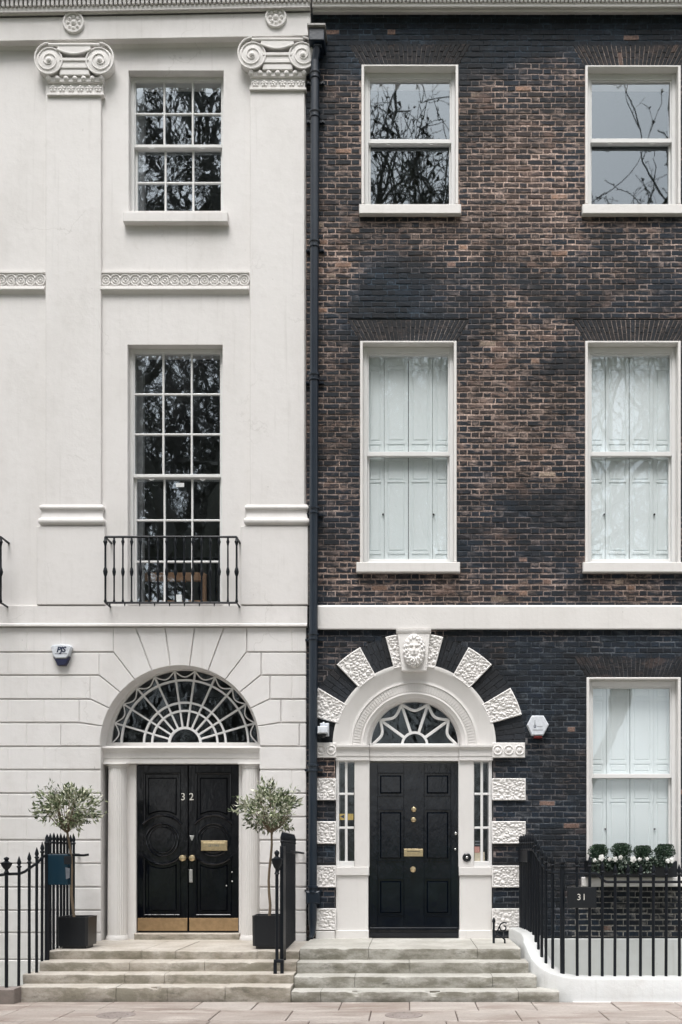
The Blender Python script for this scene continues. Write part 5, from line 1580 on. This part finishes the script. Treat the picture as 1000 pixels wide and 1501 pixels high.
# ================================================================ PLANTS
def leaf_quad(m, p, dirv, up, L, W, col, bend=.15):
    dirv = dirv.normalized(); side = dirv.cross(up)
    if side.length < 1e-4: side = dirv.orthogonal()
    side.normalize(); nn = side.cross(dirv)
    a = p; b = p + dirv * L * .45 + side * W / 2 + nn * L * bend; c = p + dirv * L - nn * L * bend * .3; d_ = p + dirv * L * .45 - side * W / 2 + nn * L * bend
    m.cur = col; m.add([tuple(a), tuple(b), tuple(c), tuple(d_)], [(0, 1, 2, 3)])
def rand_unit():
    while True:
        v = Vector((R.uniform(-1, 1), R.uniform(-1, 1), R.uniform(-1, 1)))
        if .05 < v.length < 1: return v.normalized()
def potted_tree(label, pc, pot_px, pot_y, crown, seedv):
    R.seed(seedv)
    t = thing('potted_tree', label, 'potted tree', group='standard trees in black tubs either side of the double door')
    d = pc; px0, px1 = pot_px; cx = (X(px0, d) + X(px1, d)) / 2; hw = (X(px1, d) - X(px0, d)) / 2
    z0, z1 = .50, Z(pot_y, d)
    m = MB()
    def sq(w, z_): r_ = .03; return [(cx - w + r_, -d - w, z_), (cx + w - r_, -d - w, z_), (cx + w, -d - w + r_, z_), (cx + w, -d + w - r_, z_), (cx + w - r_, -d + w, z_), (cx - w + r_, -d + w, z_), (cx - w, -d + w - r_, z_), (cx - w, -d - w + r_, z_)]
    lv = [(hw * .80, z0), (hw * .80, z0 + .035), (hw * .97, z0 + .04), (hw * .99, z1 - .02), (hw, z1), (hw - .02, z1), (hw - .025, z1 - .04)]
    vs = []; fs = []
    for w, z_ in lv: vs += sq(w, z_)
    for i in range(len(lv) - 1):
        for k_ in range(8): fs.append((i * 8 + k_, i * 8 + (k_ + 1) % 8, (i + 1) * 8 + (k_ + 1) % 8, (i + 1) * 8 + k_))
    fs.append(tuple(reversed(range(8)))); fs.append(tuple(range((len(lv) - 1) * 8, len(lv) * 8)))
    m.add(vs, fs); m.obj('pot', pot_black, t, 'auto')
    m = MB(); m.lathe((cx, -d, z1 - .045), [(hw * .93, 0), (hw * .6, .02), (.02, .03)], 16); m.obj('soil', soil, t, True)
    (tx, ty0, ty1, ccx, ccy, rx, rz) = crown
    xb_, zt_ = X(tx[0], d), Z(ty0, d); xt, zz = X(tx[1], d), Z(ty1, d)
    m = MB(); pts = [(xb_, -d, z1 - .04)]
    for i in range(1, 8): t_ = i / 7; pts.append((xb_ + (xt - xb_) * t_ + .018 * sin(t_ * 7 + seedv), -d + .01 * sin(5 * t_), z1 - .04 + (zz + .10 - z1) * t_))
    m.tube(pts, [.019 - .005 * i / 7 for i in range(8)], 8)
    C = Vector((X(ccx, d), -d, Z(ccy, d))); RX, RZ = rx / 117., rz / 117.
    tips = []
    root = Vector(pts[-1]) - Vector((0, 0, .02))
    for i in range(46):
        v = rand_unit(); v.z = v.z * .8 + .25
        tip = C + Vector((v.x * RX * R.uniform(.55, 1.0), v.y * RX * .9 * R.uniform(.5, 1), v.z * RZ * R.uniform(.5, 1.0)))
        mid = root.lerp(tip, .5) + Vector((0, 0, -.03)); m.tube([root, mid, tip], [.007, .005, .002], 4); tips.append((mid, tip))
    m.obj('trunk', bark_thin, t, 'auto')
    f = MB()
    def leafcol():
        r_ = R.random()
        if r_ < .34: return lerp((.045, .075, .030), (.10, .14, .06), R.random())
        if r_ < .74: return lerp((.20, .24, .13), (.36, .39, .25), R.random())
        return lerp((.50, .50, .38), (.66, .66, .54), R.random())
    tips_ = []
    for k_ in range(74):
        v = rand_unit(); rr = R.uniform(.25, 1.0) ** .6
        lump = 1.0 + .30 * mn.noise(v * 2.1 + Vector((seedv * 3.3, 0, 0)))
        p = C + Vector((v.x * RX * rr, v.y * RX * .92 * rr, v.z * RZ * rr)) * lump
        if p.z < C.z - RZ * .72: continue
        tips_.append((p, v))
    for p, v in tips_:
        bright = R.uniform(.65, 1.2)
        for q in range(R.randint(13, 25)):
            o_ = rand_unit() * R.uniform(.01, .085)
            dv = v * .7 + rand_unit() * .7 + o_ * 5 + Vector((0, 0, .2))
            leaf_quad(f, p + o_, dv, rand_unit(), R.uniform(.055, .10), R.uniform(.020, .033), tuple(c_ * bright for c_ in leafcol()))
    for s_ in range(26):          # stray shoots
        v = rand_unit(); v.z = abs(v.z) * .7 + (.1 if s_ % 3 else -.25)
        b_ = C + Vector((v.x * RX * .85, v.y * RX * .8, v.z * RZ * .85)); dv = (v + Vector((0, 0, .25))).normalized()
        for q in range(9):
            p = b_ + dv * (.022 * q)
            leaf_quad(f, p, dv * .7 + rand_unit() * .7, rand_unit(), R.uniform(.05, .08), .018, leafcol())
    f.obj('foliage', leaf_m, t, kind='stuff')
    settle(t, (cx, -d, z0)); return t
potted_tree('leafy round tree in a black tub beside the navy railing box', 1.02, (91, 136), 1343, ((109, 100), 1343, 1226, 97, 1188, 44, 37), 3)
potted_tree('leafy round tree in a black tub right of the double door', 1.02, (373, 419), 1341, ((395, 397), 1341, 1226, 396, 1188, 46, 36), 8)

R.seed(21)
wb = thing('window_box', 'black window box on the sill behind the right railing', 'window box')
d = .20; x0, x1, z0, z1 = X(861, d), X(991, d), Z(1286, d), Z(1262, d)
m = MB(); m.cbox(x0, x1, .02, .27, z0 + .001, z1, .006); m.obj('box', pot_black, wb); m = MB(); m.box(x0 + .02, x1 - .02, .04, .25, z1 + .001, z1 + .008); m.obj('soil', soil, wb)
settle(wb, ((x0 + x1) / 2, -.145, z0))
tl = ['leftmost small clipped box ball in the window box', 'second clipped box ball from the left in the window box, the widest', 'third clipped box ball from the left in the window box', 'rightmost clipped box ball in the window box by the frame']
for i, (px, w) in enumerate(((877.5, 13.5), (911, 14.5), (942.5, 12.5), (974, 14.5))):
    t = thing('topiary_ball', tl[i], 'topiary', group='clipped box balls in the window box')
    d = .14; cx, cz = X(px, d), Z((1249, 1248, 1250, 1249.5)[i], d); r_ = w / 106.
    m = MB(); m.tube([(cx, -d, z1), (cx, -d, cz)], .010, 6); m.obj('stem', bark_thin, t)
    f = MB()
    for k_ in range(2600):
        v = rand_unit(); rr = R.random() ** .4 * r_ * (1 + .26 * mn.noise(v * 2 + Vector((i * 3.7, 0, 0))))
        zf_ = v.z if v.z > 0 else v.z * 1.05
        wd_ = 1.0 if v.z > -.2 else .86
        p = Vector((cx + v.x * rr * wd_, -d + v.y * rr * .95, cz + min(zf_ * rr, r_ * .72)))
        f_top = 1.0 if v.z > .2 else .7
        c = lerp((.010, .030, .018), (.035, .075, .038), R.random()) if R.random() < .85 else (.09, .15, .08)
        leaf_quad(f, p, v + rand_unit() * .8, rand_unit(), R.uniform(.016, .026), .015, c)
    f.obj('foliage', leaf_m, t, kind='stuff'); settle(t, (cx, -d, z1))
t = thing('trailing_plants', 'trailing ivy and white flowers spilling over the front of the black window box', 'plants')
f = MB()
for k_ in range(2600):
    u = R.random(); px = 866 + u * 118; d = .30 + R.uniform(-.07, .05)
    dens = .5 + .5 * mn.noise(Vector((px * .09, 0, 4)))
    hang = 10 + 26 * max(0, dens) * R.random()
    py = 1258 + R.random() * hang
    if px > 955: py = 1257 + R.random() * 12
    p = Vector((X(px, d), -d, Z(py, d)))
    q = R.random()
    c = lerp((.008, .022, .014), (.03, .055, .035), R.random()) if q < .70 else (lerp((.10, .14, .10), (.25, .29, .24), R.random()))
    leaf_quad(f, p, rand_unit() + Vector((0, -.5, -.4)), rand_unit(), R.uniform(.025, .05), R.uniform(.018, .034), c)
f.obj('foliage', leaf_m, t, kind='stuff')
for px, py, s_ in ((872, 1261, .8), (882, 1257.5, 1.25), (894, 1259.5, .8), (902, 1259.5, 1), (910, 1257, .9), (928.5, 1260, 1.25), (938, 1260, .8), (949, 1259, .7), (979, 1262, .9), (985, 1261, 1.1)):
    m = MB(); d = .37; cx, cz = X(px, d), Z(py, d)
    for q in range(5):
        a = 2 * pi * q / 5 + px; c = Vector((cx + .020 * s_ * cos(a), -d + R.uniform(-.01, .01), cz + .022 * s_ * sin(a)))
        m.add([(cx, -d - .006, cz)] + [(c.x + 0.017 * s_ * cos(b_), c.y, c.z + 0.017 * s_ * sin(b_)) for b_ in [2 * pi * w / 7 for w in range(7)]], [(0, i, i % 7 + 1) for i in range(1, 8)])
    m.obj('flower', petal, t)
settle(t, (X(925, .3), -.3, z0))

# ================================================================ TREES OF THE GARDEN SQUARE ACROSS THE ROAD
def plane_tree_mesh(seedv, H, leaves):
    rr = random.Random(seedv); m = MB(); lf = MB()
    def grow(p, dv, L, r_, lev):
        steps = 6 if lev < 3 else (4 if lev < 6 else 3)
        pts = [p]; q = p
        for i in range(steps):
            dv = (dv + Vector((rr.uniform(-1, 1), rr.uniform(-1, 1), rr.uniform(-.6, 1))) * (.20 + .07 * lev)).normalized()
            q = q + dv * (L / steps); pts.append(q)
        rad = [r_ * (1 - .42 * i / steps) for i in range(steps + 1)]
        m.tube(pts, rad, 8 if lev < 2 else (4 if lev < 4 else 3), cap=False)
        if lev >= 7:
            for _ in range(6):
                if rr.random() < leaves:
                    pp = pts[rr.randint(1, steps)]
                    lf.cur = (.05, .047, .03); s_ = rr.uniform(.035, .085)
                    o = Vector((rr.uniform(-1, 1), rr.uniform(-1, 1), rr.uniform(-1, 1))) * s_; o2 = Vector((rr.uniform(-1, 1), rr.uniform(-1, 1), rr.uniform(-1, 1))) * s_
                    lf.add([tuple(pp), tuple(pp + o), tuple(pp + o2)], [(0, 1, 2)])
            return
        nb = 4 if lev < 3 else (3 if lev < 6 else 2)
        if lev == 0: nb = 5
        for i in range(nb):
            t_ = rr.uniform(.35, 1.0) if i else 1.0
            base = pts[min(steps, int(t_ * steps))]
            a = rr.uniform(0, 2 * pi); tilt = rr.uniform(.30, .80) if i else rr.uniform(.08, .35)
            ax = dv.orthogonal().normalized(); ax = ax * cos(a) + dv.cross(ax) * sin(a)
            nd = (dv * cos(tilt) + ax * sin(tilt)); nd.z += .30 if lev < 3 else (.10 if lev < 6 else -.15); nd.normalize()
            grow(base, nd, L * rr.uniform(.56, .80), max(.006, r_ * (.50 if i else .66)), lev + 1)
    grow(Vector((0, 0, 0)), Vector((0, 0, 1)), H * .30, H * .017, 0)
    return m, lf
tree_label = 'bare plane tree in the garden square mirrored in the window panes'
protos = []
for sd_, H in ((5, 22), (9, 22)):
    m, lf = plane_tree_mesh(sd_, H, .55)
    t = thing('plane_tree', tree_label, 'tree', group='plane trees across the road')
    a_ = m.obj('branches', bark, t); b_ = lf.obj('leaves', leaf_m, t, kind='stuff')
    top = max(v[2] for v in m.v); protos.append((t, top))
spots = [(0, -16.5, -19.5, 34, 0), (1, -11.5, -20, 35, 1.2), (0, -5.4, -24, 28, 2.6), (1, 4.6, -28, 26, 4.0), (0, 5.6, -23, 28, .6), (1, 12.2, -22, 29.5, 2.2),
         (0, -26, -22, 30, 5.0), (1, 20, -23, 26, 1.9), (0, -9.0, -31, 38, 3.3)]
used = [False, False]
for k_, x_, y_, H, rz in spots:
    p, top = protos[k_]
    t = p if not used[k_] else copy_tree(p); used[k_] = True
    s_ = H / top; t.location = (x_, y_, -.40); t.rotation_euler = (0, 0, rz); t.scale = (s_, s_, s_)

settle(white, (X(130), 0, 0)); settle(brickh, (X(800), 0, 0))
print('TREE TOP', [p[1] for p in protos], 'bricks', len(pieces), len(bpy.data.objects), sum(len(me.polygons) for me in bpy.data.meshes))
